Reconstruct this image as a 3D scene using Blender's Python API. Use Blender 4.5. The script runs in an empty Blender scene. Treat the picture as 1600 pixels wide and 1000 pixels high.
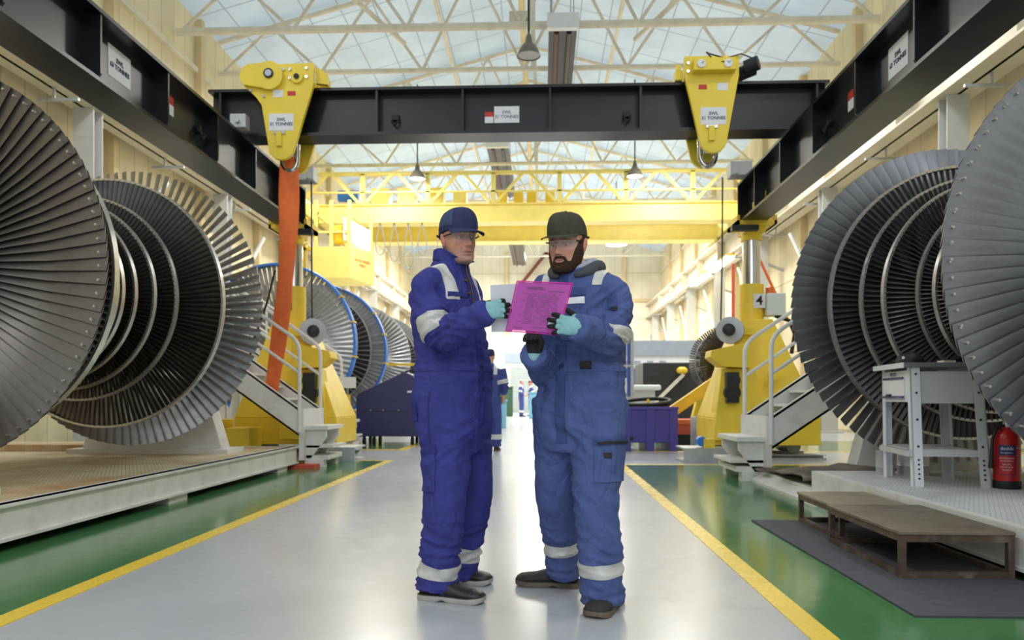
import bpy, bmesh, math, random
from mathutils import Vector, Matrix, noise
random.seed(7)
C = bpy.context.scene.collection
PI = math.pi

# ------------------------------------------------------------------ camera, world, lights, exposure
SC = bpy.context.scene
cam_data = bpy.data.cameras.new('camera')
cam = bpy.data.objects.new('camera', cam_data)
C.objects.link(cam)
cam.location = (0, 0, 0.93)
cam.rotation_euler = (math.radians(90), 0, math.radians(2.24))
cam_data.sensor_width = 36
cam_data.lens = 27
cam_data.shift_y = 0.0756
cam_data.clip_end = 200
cam_data.dof.use_dof = True
cam_data.dof.focus_distance = 3.5
cam_data.dof.aperture_fstop = 3.5
SC.camera = cam

world = bpy.data.worlds.new('daylight')
SC.world = world
world.use_nodes = True
wb = world.node_tree.nodes['Background']
wb.inputs[0].default_value = (0.86, 0.93, 1.0, 1)
wb.inputs[1].default_value = 0.65

SC.view_settings.view_transform = 'Standard'
SC.view_settings.look = 'None'
SC.view_settings.gamma = 1
SC.view_settings.use_curve_mapping = False
SC.view_settings.exposure = -0.1

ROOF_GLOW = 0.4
def area_lamp(name, loc, size, power, color=(1, 0.97, 0.92), rot=(0, 0, 0), shape='DISK', size_y=None):
    d = bpy.data.lights.new(name, 'AREA')
    d.shape = shape
    d.size = size
    if size_y: d.size_y = size_y
    d.energy = power
    d.color = color
    o = bpy.data.objects.new(name, d)
    o.location = loc
    o.rotation_euler = rot
    C.objects.link(o)
    return o
# light of the high-bay lamps under the roof, one row each side of the hall
for y in (-2.0, 5.0, 12.0, 19.5, 26.0):
    for x in (-5.6, 4.6):
        area_lamp('overhead_light', (x, y, 9.3), 1.6, 150 if y < 15 else 420)
for y in (35.0, 41.0, 47.0):  # strong overhead lights added to brighten the far end of the hall
    for x in (-5.0, -0.6, 3.8):
        area_lamp('overhead_light', (x, y, 9.6), 1.6, 620)
# added frontal fill light, out of view behind the camera
area_lamp('front_fill_light', (-0.4, -5.6, 5.2), 8.0, 330, (0.93, 0.97, 1.0),
          (math.radians(68), 0, 0), 'RECTANGLE', 5.0)

# ------------------------------------------------------------------ materials
def lin(c):
    return tuple(((v / 255) / 12.92 if v / 255 <= 0.04045 else ((v / 255 + 0.055) / 1.055) ** 2.4) for v in c)
MATS = {}
def mat(name, rgb, rough=0.5, metal=0.0, var=0.08, scale=6.0, bump=0.0, bscale=60.0, spec=None,
        stain=None, stain_amt=0.5, stain_scale=3.0, stretch=(1, 1, 1), emit=0.0, rvar=0.0):
    m = bpy.data.materials.new(name)
    m.use_nodes = True
    nt = m.node_tree; N = nt.nodes; L = nt.links
    b = N['Principled BSDF']
    col = lin(rgb)
    tc = N.new('ShaderNodeTexCoord')
    mp = N.new('ShaderNodeMapping'); mp.inputs['Scale'].default_value = stretch
    L.new(tc.outputs['Object'], mp.inputs['Vector'])
    nz = N.new('ShaderNodeTexNoise'); nz.inputs['Scale'].default_value = scale
    nz.inputs['Detail'].default_value = 5
    L.new(mp.outputs[0], nz.inputs['Vector'])
    rp = N.new('ShaderNodeValToRGB')
    rp.color_ramp.elements[0].position = 0.3; rp.color_ramp.elements[1].position = 0.7
    rp.color_ramp.elements[0].color = tuple(c * (1 - var) for c in col) + (1,)
    rp.color_ramp.elements[1].color = tuple(min(1, c * (1 + var)) for c in col) + (1,)
    L.new(nz.outputs['Fac'], rp.inputs['Fac'])
    out = rp.outputs['Color']
    if stain is not None:
        n2 = N.new('ShaderNodeTexNoise'); n2.inputs['Scale'].default_value = stain_scale
        n2.inputs['Detail'].default_value = 7; n2.inputs['Roughness'].default_value = 0.65
        L.new(mp.outputs[0], n2.inputs['Vector'])
        r2 = N.new('ShaderNodeValToRGB')
        r2.color_ramp.elements[0].position = 0.5; r2.color_ramp.elements[1].position = 0.68
        r2.color_ramp.elements[0].color = (0, 0, 0, 1)
        r2.color_ramp.elements[1].color = (stain_amt,) * 3 + (1,)
        L.new(n2.outputs['Fac'], r2.inputs['Fac'])
        mx = N.new('ShaderNodeMix'); mx.data_type = 'RGBA'
        L.new(r2.outputs['Color'], mx.inputs['Factor'])
        L.new(out, mx.inputs['A'])
        mx.inputs['B'].default_value = lin(stain) + (1,)
        out = mx.outputs['Result']
    L.new(out, b.inputs['Base Color'])
    b.inputs['Roughness'].default_value = rough
    b.inputs['Metallic'].default_value = metal
    if rvar:
        mr = N.new('ShaderNodeMapRange')
        mr.inputs['To Min'].default_value = max(0.02, rough - rvar); mr.inputs['To Max'].default_value = rough + rvar
        mr.inputs['From Min'].default_value = 0.3; mr.inputs['From Max'].default_value = 0.7
        L.new(nz.outputs['Fac'], mr.inputs['Value']); L.new(mr.outputs[0], b.inputs['Roughness'])
    if spec is not None: b.inputs['Specular IOR Level'].default_value = spec
    if bump:
        n3 = N.new('ShaderNodeTexNoise'); n3.inputs['Scale'].default_value = bscale
        n3.inputs['Detail'].default_value = 4
        L.new(mp.outputs[0], n3.inputs['Vector'])
        bp = N.new('ShaderNodeBump'); bp.inputs['Strength'].default_value = bump
        bp.inputs['Distance'].default_value = 0.01
        L.new(n3.outputs['Fac'], bp.inputs['Height']); L.new(bp.outputs[0], b.inputs['Normal'])
    if emit:
        b.inputs['Emission Color'].default_value = col + (1,)
        b.inputs['Emission Strength'].default_value = emit
    MATS[name] = m
    return m

M = {}
def defm(key, *a, **k): M[key] = mat(key, *a, **k)
defm('black_paint', (24, 26, 31), 0.3, 0.0, 0.15, 3, stain=(44, 40, 39), stain_amt=0.35, stain_scale=2)
defm('black_rubber', (26, 26, 28), 0.6)
defm('crane_yellow', (250, 230, 128), 0.42, 0, 0.06, 3)
defm('tower_yellow', (250, 214, 66), 0.42, 0, 0.08, 3)
defm('lug_yellow', (240, 212, 62), 0.4, 0, 0.05, 4)
defm('post_yellow', (238, 200, 50), 0.5)
defm('white_paint', (226, 226, 222), 0.45, 0, 0.05, 3, stain=(176, 160, 138), stain_amt=0.3, stain_scale=4)
defm('white_rail', (232, 232, 228), 0.4)
defm('white_clean', (236, 238, 240), 0.5, 0, 0.03)
defm('paper', (222, 224, 234), 0.75, 0, 0.03)
defm('sign_white', (232, 234, 240), 0.6, 0, 0.03)
defm('sign_red', (196, 52, 44), 0.55)
defm('ink', (60, 66, 92), 0.7)
defm('black_ink', (24, 24, 28), 0.7)
defm('steel_grey', (148, 154, 158), 0.42, 0.4, 0.1, 5)
defm('galv', (182, 186, 190), 0.42, 0.35, 0.1, 8)
defm('chrome', (200, 203, 206), 0.16, 1.0, 0.04)
defm('runway_cream', (216, 208, 188), 0.42, 0, 0.06, 2)
defm('column_grey', (196, 198, 196), 0.5, 0, 0.06, 2)
defm('truss_cream', (234, 226, 206), 0.55, 0, 0.08, 2, stain=(176, 158, 126), stain_amt=0.3, stain_scale=3)
defm('post_ochre', (224, 204, 160), 0.6, 0, 0.1, 2)
defm('wall_cream', (240, 230, 202), 0.75, 0, 0.06, 1.2, stain=(206, 186, 140), stain_amt=0.4, stain_scale=0.9)
defm('duct_dark', (40, 34, 38), 0.4, 0.2, 0.15, 3)
defm('duct_red', (84, 48, 42), 0.5)
defm('red_oxide', (128, 66, 56), 0.6)
defm('orange_sling', (255, 122, 62), 0.75, 0, 0.12, 12, bump=0.5, bscale=40)
defm('navy_cabinet', (46, 52, 104), 0.42, 0, 0.06, 3)
defm('bin_blue', (72, 66, 158), 0.5, 0, 0.08, 4)
defm('hoop_blue', (52, 124, 222), 0.45)
defm('door_blue', (64, 92, 178), 0.45)
defm('office_white', (228, 234, 236), 0.6, 0, 0.03)
defm('band_grey', (150, 164, 180), 0.5, 0, 0.05)
defm('shutter_grey', (168, 178, 178), 0.5, 0, 0.05)
defm('dark_machine', (40, 42, 46), 0.45, 0, 0.2, 6)
defm('bench_grey', (196, 198, 198), 0.45, 0, 0.04, 4)
defm('bench_light', (226, 230, 236), 0.42, 0, 0.03, 4)
defm('bench_top', (112, 114, 116), 0.6)
defm('ext_red', (186, 34, 32), 0.3, 0, 0.06)
defm('ext_blue', (46, 50, 110), 0.4)
defm('brown_sheet', (92, 82, 72), 0.62, 0, 0.2, 3, bump=0.6, bscale=8, stain=(140, 112, 84), stain_amt=0.5, stain_scale=2.4)
defm('step_plate', (124, 114, 96), 0.5, 0.15, 0.18, 4, stain=(78, 68, 58), stain_amt=0.6, stain_scale=3.5, bump=0.25, bscale=30)
defm('step_plate_pale', (150, 140, 118), 0.5, 0.1, 0.15, 4, stain=(104, 92, 74), stain_amt=0.6, stain_scale=3.5, bump=0.25, bscale=30)
defm('rusty_frame', (92, 74, 62), 0.5, 0.35, 0.25, 12, stain=(150, 140, 130), stain_amt=0.5, stain_scale=8)
defm('floor_mat', (74, 74, 82), 0.85, 0, 0.12, 14, bump=0.5, bscale=120)
defm('red_block', (204, 84, 60), 0.6)
defm('cable_black', (28, 28, 30), 0.55)
defm('orange_plastic', (232, 110, 46), 0.4)
defm('bright_tube', (255, 250, 230), 0.4, emit=9.0)
defm('lamp_glow', (255, 252, 244), 0.4, emit=5.0)
defm('lamp_off', (168, 166, 160), 0.35)
defm('lamp_shell', (118, 110, 98), 0.45, 0.3, 0.12, 8)
defm('green_tarp', (64, 100, 78), 0.7)
defm('pale_blue_bin', (130, 190, 222), 0.5)

# blades: dull steel with streaks and blotches
defm('blade_brown', (128, 123, 119), 0.42, 0.8, 0.16, 5, stain=(96, 88, 82), stain_amt=0.55, stain_scale=3.2, stretch=(1, 1, 0.6), rvar=0.08)
defm('blade_silver', (146, 148, 153), 0.40, 0.8, 0.2, 5, stain=(112, 106, 102), stain_amt=0.6, stain_scale=3.6, stretch=(1, 1, 0.5), rvar=0.1)
defm('blade_steel', (164, 162, 160), 0.40, 0.85, 0.14, 5, stain=(112, 106, 102), stain_amt=0.5, stain_scale=3.2)
defm('blade_pale', (190, 192, 196), 0.45, 0.7, 0.1, 5)
defm('rotor_shaft', (120, 116, 114), 0.42, 0.85, 0.12, 5)
defm('shroud', (206, 204, 200), 0.34, 0.9, 0.1, 20)
defm('stage_dark', (104, 100, 98), 0.45, 0.85, 0.15, 8)

def noderoot(name):
    m = bpy.data.materials.new(name); m.use_nodes = True
    return m, m.node_tree.nodes, m.node_tree.links, m.node_tree.nodes['Principled BSDF']

def floor_paint(name, rgb, rgb2, rough=0.17):
    m, N, L, b = noderoot(name)
    tc = N.new('ShaderNodeTexCoord')
    n1 = N.new('ShaderNodeTexNoise'); n1.inputs['Scale'].default_value = 0.9; n1.inputs['Detail'].default_value = 6
    n2 = N.new('ShaderNodeTexNoise'); n2.inputs['Scale'].default_value = 9; n2.inputs['Detail'].default_value = 6
    n2.inputs['Roughness'].default_value = 0.7
    L.new(tc.outputs['Object'], n1.inputs['Vector']); L.new(tc.outputs['Object'], n2.inputs['Vector'])
    mx = N.new('ShaderNodeMix'); mx.data_type = 'RGBA'
    mx.inputs['A'].default_value = lin(rgb) + (1,); mx.inputs['B'].default_value = lin(rgb2) + (1,)
    L.new(n1.outputs['Fac'], mx.inputs['Factor'])
    # scuffs
    r2 = N.new('ShaderNodeValToRGB')
    r2.color_ramp.elements[0].position = 0.58; r2.color_ramp.elements[0].color = (0, 0, 0, 1)
    r2.color_ramp.elements[1].position = 0.75; r2.color_ramp.elements[1].color = (0.3, 0.3, 0.3, 1)
    L.new(n2.outputs['Fac'], r2.inputs['Fac'])
    m2 = N.new('ShaderNodeMix'); m2.data_type = 'RGBA'
    L.new(r2.outputs['Color'], m2.inputs['Factor']); L.new(mx.outputs['Result'], m2.inputs['A'])
    m2.inputs['B'].default_value = tuple(c * 0.75 for c in lin(rgb)) + (1,)
    L.new(m2.outputs['Result'], b.inputs['Base Color'])
    mr = N.new('ShaderNodeMapRange'); mr.inputs['To Min'].default_value = rough - 0.07; mr.inputs['To Max'].default_value = rough + 0.12
    L.new(n2.outputs['Fac'], mr.inputs['Value']); L.new(mr.outputs[0], b.inputs['Roughness'])
    bp = N.new('ShaderNodeBump'); bp.inputs['Strength'].default_value = 0.06; bp.inputs['Distance'].default_value = 0.02
    n3 = N.new('ShaderNodeTexNoise'); n3.inputs['Scale'].default_value = 2.5; n3.inputs['Detail'].default_value = 3
    L.new(tc.outputs['Object'], n3.inputs['Vector']); L.new(n3.outputs['Fac'], bp.inputs['Height'])
    L.new(bp.outputs[0], b.inputs['Normal'])
    b.inputs['Specular IOR Level'].default_value = 0.6
    M[name] = m
floor_paint('floor_grey', (172, 176, 182), (190, 193, 198), 0.20)
floor_paint('floor_green', (66, 116, 70), (82, 136, 86), 0.11)
floor_paint('line_yellow', (238, 202, 60), (244, 210, 76), 0.25)

# walls of vertical sheeting: seams as narrow darker ribs
def sheeting(name, rgb, seam, pitch, axis, rough=0.7, emit=0.0, rows=None):
    m, N, L, b = noderoot(name)
    tc = N.new('ShaderNodeTexCoord'); sp = N.new('ShaderNodeSeparateXYZ')
    L.new(tc.outputs['Object'], sp.inputs[0])
    def lines(sock, p, w):
        d = N.new('ShaderNodeMath'); d.operation = 'DIVIDE'; d.inputs[1].default_value = p; L.new(sock, d.inputs[0])
        f = N.new('ShaderNodeMath'); f.operation = 'FRACT'; L.new(d.outputs[0], f.inputs[0])
        g = N.new('ShaderNodeMath'); g.operation = 'LESS_THAN'; g.inputs[1].default_value = w; L.new(f.outputs[0], g.inputs[0])
        return g.outputs[0]
    s = lines(sp.outputs[axis], pitch, 0.035)
    if rows:
        s2 = lines(sp.outputs[rows[0]], rows[1], 0.02)
        mxx = N.new('ShaderNodeMath'); mxx.operation = 'MAXIMUM'; L.new(s, mxx.inputs[0]); L.new(s2, mxx.inputs[1]); s = mxx.outputs[0]
    n1 = N.new('ShaderNodeTexNoise'); n1.inputs['Scale'].default_value = 0.8; n1.inputs['Detail'].default_value = 6
    L.new(tc.outputs['Object'], n1.inputs['Vector'])
    rp = N.new('ShaderNodeValToRGB'); c = lin(rgb)
    rp.color_ramp.elements[0].position = 0.3; rp.color_ramp.elements[1].position = 0.7
    rp.color_ramp.elements[0].color = tuple(v * 0.88 for v in c) + (1,); rp.color_ramp.elements[1].color = tuple(min(1, v * 1.08) for v in c) + (1,)
    L.new(n1.outputs['Fac'], rp.inputs['Fac'])
    mx = N.new('ShaderNodeMix'); mx.data_type = 'RGBA'
    L.new(s, mx.inputs['Factor']); L.new(rp.outputs['Color'], mx.inputs['A']); mx.inputs['B'].default_value = lin(seam) + (1,)
    L.new(mx.outputs['Result'], b.inputs['Base Color'])
    b.inputs['Roughness'].default_value = rough
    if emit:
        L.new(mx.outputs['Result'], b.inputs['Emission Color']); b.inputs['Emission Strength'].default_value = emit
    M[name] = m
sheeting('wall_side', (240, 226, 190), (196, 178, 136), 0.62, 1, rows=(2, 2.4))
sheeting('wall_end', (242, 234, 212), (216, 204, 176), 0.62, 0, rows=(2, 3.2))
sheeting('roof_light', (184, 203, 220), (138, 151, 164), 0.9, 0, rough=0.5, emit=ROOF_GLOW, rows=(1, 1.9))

def grating(name, rgb, rust, pitch, dark):
    m, N, L, b = noderoot(name)
    tc = N.new('ShaderNodeTexCoord'); sp = N.new('ShaderNodeSeparateXYZ'); L.new(tc.outputs['Object'], sp.inputs[0])
    def tri(a, bb):
        ad = N.new('ShaderNodeMath'); ad.operation = 'MULTIPLY_ADD'; ad.inputs[1].default_value = bb
        L.new(sp.outputs[1], ad.inputs[0]); L.new(sp.outputs[0], ad.inputs[2])
        d = N.new('ShaderNodeMath'); d.operation = 'DIVIDE'; d.inputs[1].default_value = pitch; L.new(ad.outputs[0], d.inputs[0])
        f = N.new('ShaderNodeMath'); f.operation = 'FRACT'; L.new(d.outputs[0], f.inputs[0])
        g = N.new('ShaderNodeMath'); g.operation = 'LESS_THAN'; g.inputs[1].default_value = 0.2; L.new(f.outputs[0], g.inputs[0])
        return g.outputs[0]
    a = tri(0, 0.55); c = tri(0, -0.55)
    mxx = N.new('ShaderNodeMath'); mxx.operation = 'MAXIMUM'; L.new(a, mxx.inputs[0]); L.new(c, mxx.inputs[1])
    n1 = N.new('ShaderNodeTexNoise'); n1.inputs['Scale'].default_value = 1.6; n1.inputs['Detail'].default_value = 7
    n1.inputs['Roughness'].default_value = 0.65
    L.new(tc.outputs['Object'], n1.inputs['Vector'])
    rp = N.new('ShaderNodeValToRGB')
    rp.color_ramp.elements[0].position = 0.44; rp.color_ramp.elements[0].color = lin(rgb) + (1,)
    rp.color_ramp.elements[1].position = 0.66; rp.color_ramp.elements[1].color = lin(rust) + (1,)
    L.new(n1.outputs['Fac'], rp.inputs['Fac'])
    mx = N.new('ShaderNodeMix'); mx.data_type = 'RGBA'
    L.new(mxx.outputs[0], mx.inputs['Factor']); L.new(rp.outputs['Color'], mx.inputs['A']); mx.inputs['B'].default_value = lin(dark) + (1,)
    L.new(mx.outputs['Result'], b.inputs['Base Color'])
    b.inputs['Roughness'].default_value = 0.5
    bp = N.new('ShaderNodeBump'); bp.inputs['Strength'].default_value = 0.5; bp.inputs['Distance'].default_value = 0.004
    L.new(mxx.outputs[0], bp.inputs['Height']); L.new(bp.outputs[0], b.inputs['Normal'])
    M[name] = m
grating('rusty_grating', (214, 202, 172), (176, 128, 76), 0.035, (172, 152, 116))
grating('tread_plate', (216, 218, 220), (190, 190, 188), 0.03, (184, 186, 188))

def clear_plastic(name, rgb, amt, rough=0.12, spec=0.5, tint=0.45):
    m = bpy.data.materials.new(name); m.use_nodes = True
    N = m.node_tree.nodes; L = m.node_tree.links
    b = N['Principled BSDF']; out = N['Material Output']
    b.inputs['Base Color'].default_value = lin(rgb) + (1,); b.inputs['Roughness'].default_value = rough
    b.inputs['Specular IOR Level'].default_value = spec
    t = N.new('ShaderNodeBsdfTransparent'); t.inputs[0].default_value = tuple(tint + (1 - tint) * c for c in lin(rgb)) + (1,)
    x = N.new('ShaderNodeMixShader'); x.inputs[0].default_value = amt
    L.new(t.outputs[0], x.inputs[1]); L.new(b.outputs[0], x.inputs[2]); L.new(x.outputs[0], out.inputs['Surface'])
    M[name] = m

# ------------------------------------------------------------------ mesh helpers
ORI = {}
def world_origin(o):
    return ORI.get(o.name, Vector((0, 0, 0)))
def frame(d, up=None):
    d = Vector(d).normalized()
    u = Vector(up) if up is not None else (Vector((0, 0, 1)) if abs(d.z) < 0.95 else Vector((1, 0, 0)))
    a = d.cross(u)
    if a.length < 1e-6: a = d.cross(Vector((0, 1, 0)))
    a.normalize(); b = a.cross(d).normalized()
    return a, b, d            # side, up, along
class MB:
    def __init__(s): s.v = []; s.f = []; s.m = []; s.cur = 0
    def add(s, vs, fs):
        n = len(s.v); s.v += [Vector(v) for v in vs]
        for f in fs: s.f.append(tuple(i + n for i in f)); s.m.append(s.cur)
        return s
    def box(s, x0, x1, y0, y1, z0, z1):
        return s.add([(x0, y0, z0), (x1, y0, z0), (x1, y1, z0), (x0, y1, z0), (x0, y0, z1), (x1, y0, z1), (x1, y1, z1), (x0, y1, z1)],
                     [(0, 3, 2, 1), (4, 5, 6, 7), (0, 1, 5, 4), (1, 2, 6, 5), (2, 3, 7, 6), (3, 0, 4, 7)])
    def bar(s, p0, p1, w, h, up=None):
        p0 = Vector(p0); p1 = Vector(p1); a, b, d = frame(p1 - p0, up)
        vs = []
        for p in (p0, p1):
            for sx, sy in ((-1, -1), (1, -1), (1, 1), (-1, 1)): vs.append(p + a * sx * w / 2 + b * sy * h / 2)
        return s.add(vs, [(3, 2, 1, 0), (4, 5, 6, 7), (0, 1, 5, 4), (1, 2, 6, 5), (2, 3, 7, 6), (3, 0, 4, 7)])
    def cyl(s, p0, p1, r0, r1=None, n=16, cap=True):
        r1 = r0 if r1 is None else r1
        return s.lathe(p0, Vector(p1) - Vector(p0), [(r0, 0), (r1, (Vector(p1) - Vector(p0)).length)], n, cap)
    def lathe(s, o, d, prof, n=24, cap=True):
        o = Vector(o); a, b, d = frame(d); vs = []; fs = []
        for r, h in prof:
            for k in range(n):
                t = 2 * PI * k / n
                vs.append(o + d * h + a * (r * math.cos(t)) + b * (r * math.sin(t)))
        for i in range(len(prof) - 1):
            for k in range(n):
                k2 = (k + 1) % n
                fs.append((i * n + k2, i * n + k, (i + 1) * n + k, (i + 1) * n + k2))
        if cap:
            fs.append(tuple(range(n))); fs.append(tuple(reversed([(len(prof) - 1) * n + k for k in range(n)])))
        return s.add(vs, fs)
    def tube(s, pts, r, n=10, cap=True, closed=False):
        pts = [Vector(p) for p in pts]; rs = r if isinstance(r, (list, tuple)) else [r] * len(pts)
        vs = []; fs = []; m = len(pts)
        prev = None
        for i, p in enumerate(pts):
            if closed: d = pts[(i + 1) % m] - pts[i - 1]
            else: d = pts[min(i + 1, m - 1)] - pts[max(i - 1, 0)]
            d.normalize()
            if prev is None: a, b, _ = frame(d)
            else:
                a = prev - d * prev.dot(d)
                if a.length < 1e-5: a, b, _ = frame(d)
                a.normalize(); b = a.cross(d)
            prev = a
            for k in range(n):
                t = 2 * PI * k / n
                vs.append(p + a * (rs[i] * math.cos(t)) + b * (rs[i] * math.sin(t)))
        for i in range(m if closed else m - 1):
            j = (i + 1) % m
            for k in range(n):
                k2 = (k + 1) % n; fs.append((i * n + k2, i * n + k, j * n + k, j * n + k2))
        if cap and not closed:
            fs.append(tuple(range(n))); fs.append(tuple(reversed([(m - 1) * n + k for k in range(n)])))
        return s.add(vs, fs)
    def prism(s, poly, ax, t0, t1):
        """polygon of 2-D points pushed along axis ax (0: yz, 1: xz, 2: xy)"""
        def P(p, t): return [(t, p[0], p[1]), (p[0], t, p[1]), (p[0], p[1], t)][ax]
        n = len(poly)
        vs = [P(p, t0) for p in poly] + [P(p, t1) for p in poly]
        fs = [tuple(range(n)), tuple(reversed(range(n, 2 * n)))] + [((i + 1) % n, i, n + i, n + (i + 1) % n) for i in range(n)]
        return s.add(vs, fs)
    def loft(s, rings, cap=True):
        n = len(rings[0]); vs = [p for r in rings for p in r]; fs = []
        for i in range(len(rings) - 1):
            for k in range(n):
                k2 = (k + 1) % n; fs.append((i * n + k, i * n + k2, (i + 1) * n + k2, (i + 1) * n + k))
        if cap:
            fs.append(tuple(reversed(range(n)))); fs.append(tuple((len(rings) - 1) * n + k for k in range(n)))
        return s.add(vs, fs)
    def mesh(s, name, mats, origin=(0, 0, 0), smooth=None, fix=True):
        me = bpy.data.meshes.new(name); o = Vector(origin)
        me.from_pydata([v - o for v in s.v], [], s.f)
        for m in (mats if isinstance(mats, (list, tuple)) else [mats]): me.materials.append(M[m] if isinstance(m, str) else m)
        if any(s.m): me.polygons.foreach_set('material_index', s.m)
        if fix:
            bm = bmesh.new(); bm.from_mesh(me); bmesh.ops.recalc_face_normals(bm, faces=bm.faces); bm.to_mesh(me); bm.free()
        if smooth is not None:
            me.polygons.foreach_set('use_smooth', [True] * len(me.polygons))
            if smooth < 180: me.set_sharp_from_angle(angle=math.radians(smooth))
        me.update()
        return me
    def base(s):
        xs = [v.x for v in s.v]; ys = [v.y for v in s.v]; zs = [v.z for v in s.v]
        return Vector(((min(xs) + max(xs)) / 2, (min(ys) + max(ys)) / 2, min(zs)))
    def build(s, name, mats, parent=None, smooth=None, bevel=0, fix=True):
        org = world_origin(parent) if parent else s.base()
        me = s.mesh(name, mats, org, smooth, fix)
        ob = bpy.data.objects.new(name, me); C.objects.link(ob)
        if parent: ob.parent = parent
        else: ob.location = org
        ORI[ob.name] = org.copy()
        if bevel:
            bv = ob.modifiers.new('bevel', 'BEVEL'); bv.width = bevel; bv.segments = 2; bv.limit_method = 'ANGLE'
        return ob
def tag(o, label, cat, group=None, kind=None):
    o['label'] = label; o['category'] = cat
    if group: o['group'] = group
    if kind: o['kind'] = kind
    return o
def thing(name, loc, label, cat, group=None):
    o = bpy.data.objects.new(name, None); C.objects.link(o); o.location = loc
    o.empty_display_size = 0.1
    ORI[o.name] = Vector(loc)
    return tag(o, label, cat, group)
def struct(o): o['kind'] = 'structure'; return o
def copy_tree(o, parent=None, label=None):
    c = o.copy(); C.objects.link(c)
    if parent: c.parent = parent
    if label: c['label'] = label
    for ch in o.children: copy_tree(ch, c)
    ORI[c.name] = world_origin(o).copy()
    return c
def text_part(body, size, loc, right, up, m, parent, name='lettering', depth=0.002, align='CENTER', spacing=1.0, bold=0.0):
    cu = bpy.data.curves.new(name, 'FONT'); cu.body = body; cu.size = size; cu.align_x = align; cu.align_y = 'CENTER'
    cu.extrude = depth; cu.space_line = spacing; cu.resolution_u = 2; cu.offset = bold
    tmp = bpy.data.objects.new('tmp', cu)
    C.objects.link(tmp)
    dg = bpy.context.evaluated_depsgraph_get()
    me = bpy.data.meshes.new_from_object(tmp.evaluated_get(dg))
    bpy.data.objects.remove(tmp); bpy.data.curves.remove(cu)
    r = Vector(right).normalized(); u = Vector(up).normalized(); n = r.cross(u)
    org = world_origin(parent) if parent else Vector(loc)
    mtx = Matrix.Translation(Vector(loc) - org) @ Matrix((r, u, n)).transposed().to_4x4()
    me.transform(mtx)
    me.materials.clear(); me.materials.append(M[m])
    o = bpy.data.objects.new(name, me); C.objects.link(o)
    if parent: o.parent = parent
    else: o.location = loc
    return o

# ------------------------------------------------------------------ the hall
XL, XR, Y0, Y1, ZE = -9.3, 8.3, -6.0, 54.0, 11.1
XM = (XL + XR) / 2
struct(MB().box(XL - .3, XR + .3, Y0, Y1 + .3, -0.2, 0).build('floor', 'floor_grey'))
def slab(name, x0, x1, y0, y1, m, z=0.003): return struct(MB().box(x0, x1, y0, y1, 0.0005, z).build(name, m))
slab('trim_1', XL, -2.30, Y0, 11.15, 'floor_green', .003)
slab('trim_2', 1.14, XR, Y0, 10.6, 'floor_green', .003)
slab('trim_3', XL, -2.55, 13.6, 15.8, 'floor_green', .003)
slab('trim_4', 1.7, XR, 13.4, 16.5, 'floor_green', .003)
slab('trim_5', -2.30, -2.19, Y0, 11.15, 'line_yellow', .004)
slab('trim_6', XL, -2.19, 11.15, 11.29, 'line_yellow', .004)
slab('trim_7', 1.03, 1.14, Y0, 10.6, 'line_yellow', .004)
slab('trim_8', 1.03, XR, 10.6, 10.72, 'line_yellow', .004)
slab('trim_9', XL, -2.40, 13.45, 13.6, 'line_yellow', .004)
slab('trim_10', -2.55, -2.40, 13.6, 30, 'line_yellow', .004)
slab('trim_11', 1.6, XR, 13.25, 13.4, 'line_yellow', .004)
struct(MB().box(XL - .3, XL, Y0, Y1, 0, ZE).build('wall_left', 'wall_side'))
struct(MB().box(XR, XR + .3, Y0, Y1, 0, ZE).build('wall_right', 'wall_side'))
struct(MB().prism([(XL, 0), (XR, 0), (XR, ZE), (XM, ZE + 2.4), (XL, ZE)], 1, Y1, Y1 + .3).build('wall_back', 'wall_end'))
for sgn, x in ((-1, XL), (1, XR)):
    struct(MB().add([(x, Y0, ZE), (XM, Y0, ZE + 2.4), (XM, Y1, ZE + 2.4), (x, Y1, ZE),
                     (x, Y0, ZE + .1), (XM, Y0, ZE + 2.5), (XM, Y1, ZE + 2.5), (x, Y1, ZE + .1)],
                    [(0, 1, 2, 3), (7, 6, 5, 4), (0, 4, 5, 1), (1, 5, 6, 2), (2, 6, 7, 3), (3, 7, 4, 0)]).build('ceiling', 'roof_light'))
# wall posts (ochre stanchions above the runway) and eaves rails
k = 12
for x, s in ((XL, 1), (XR, -1)):
    for y in [3.5 + 4.2 * i for i in range(12)]:
        p = MB()
        p.box(min(x, x + s * .2), max(x, x + s * .2), y - .1, y + .1, 0, ZE - .05)
        o = struct(p.build('trim_%d' % k, 'post_ochre')); k += 1
    p = MB()
    for z in (7.9, 9.6):
        p.box(min(x, x + s * .12), max(x, x + s * .12), Y0, Y1, z, z + .14)
    struct(p.build('trim_%d' % k, 'truss_cream')); k += 1
p = MB()
for i in range(4): p.box(XL + 2.6 + i * 4.1, XL + 2.85 + i * 4.1, Y1 - .25, Y1, 0, ZE)
p.box(XL, XR, Y1 - .2, Y1, 7.6, 7.8)
struct(p.build('trim_%d' % k, 'post_ochre')); k += 1

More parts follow.
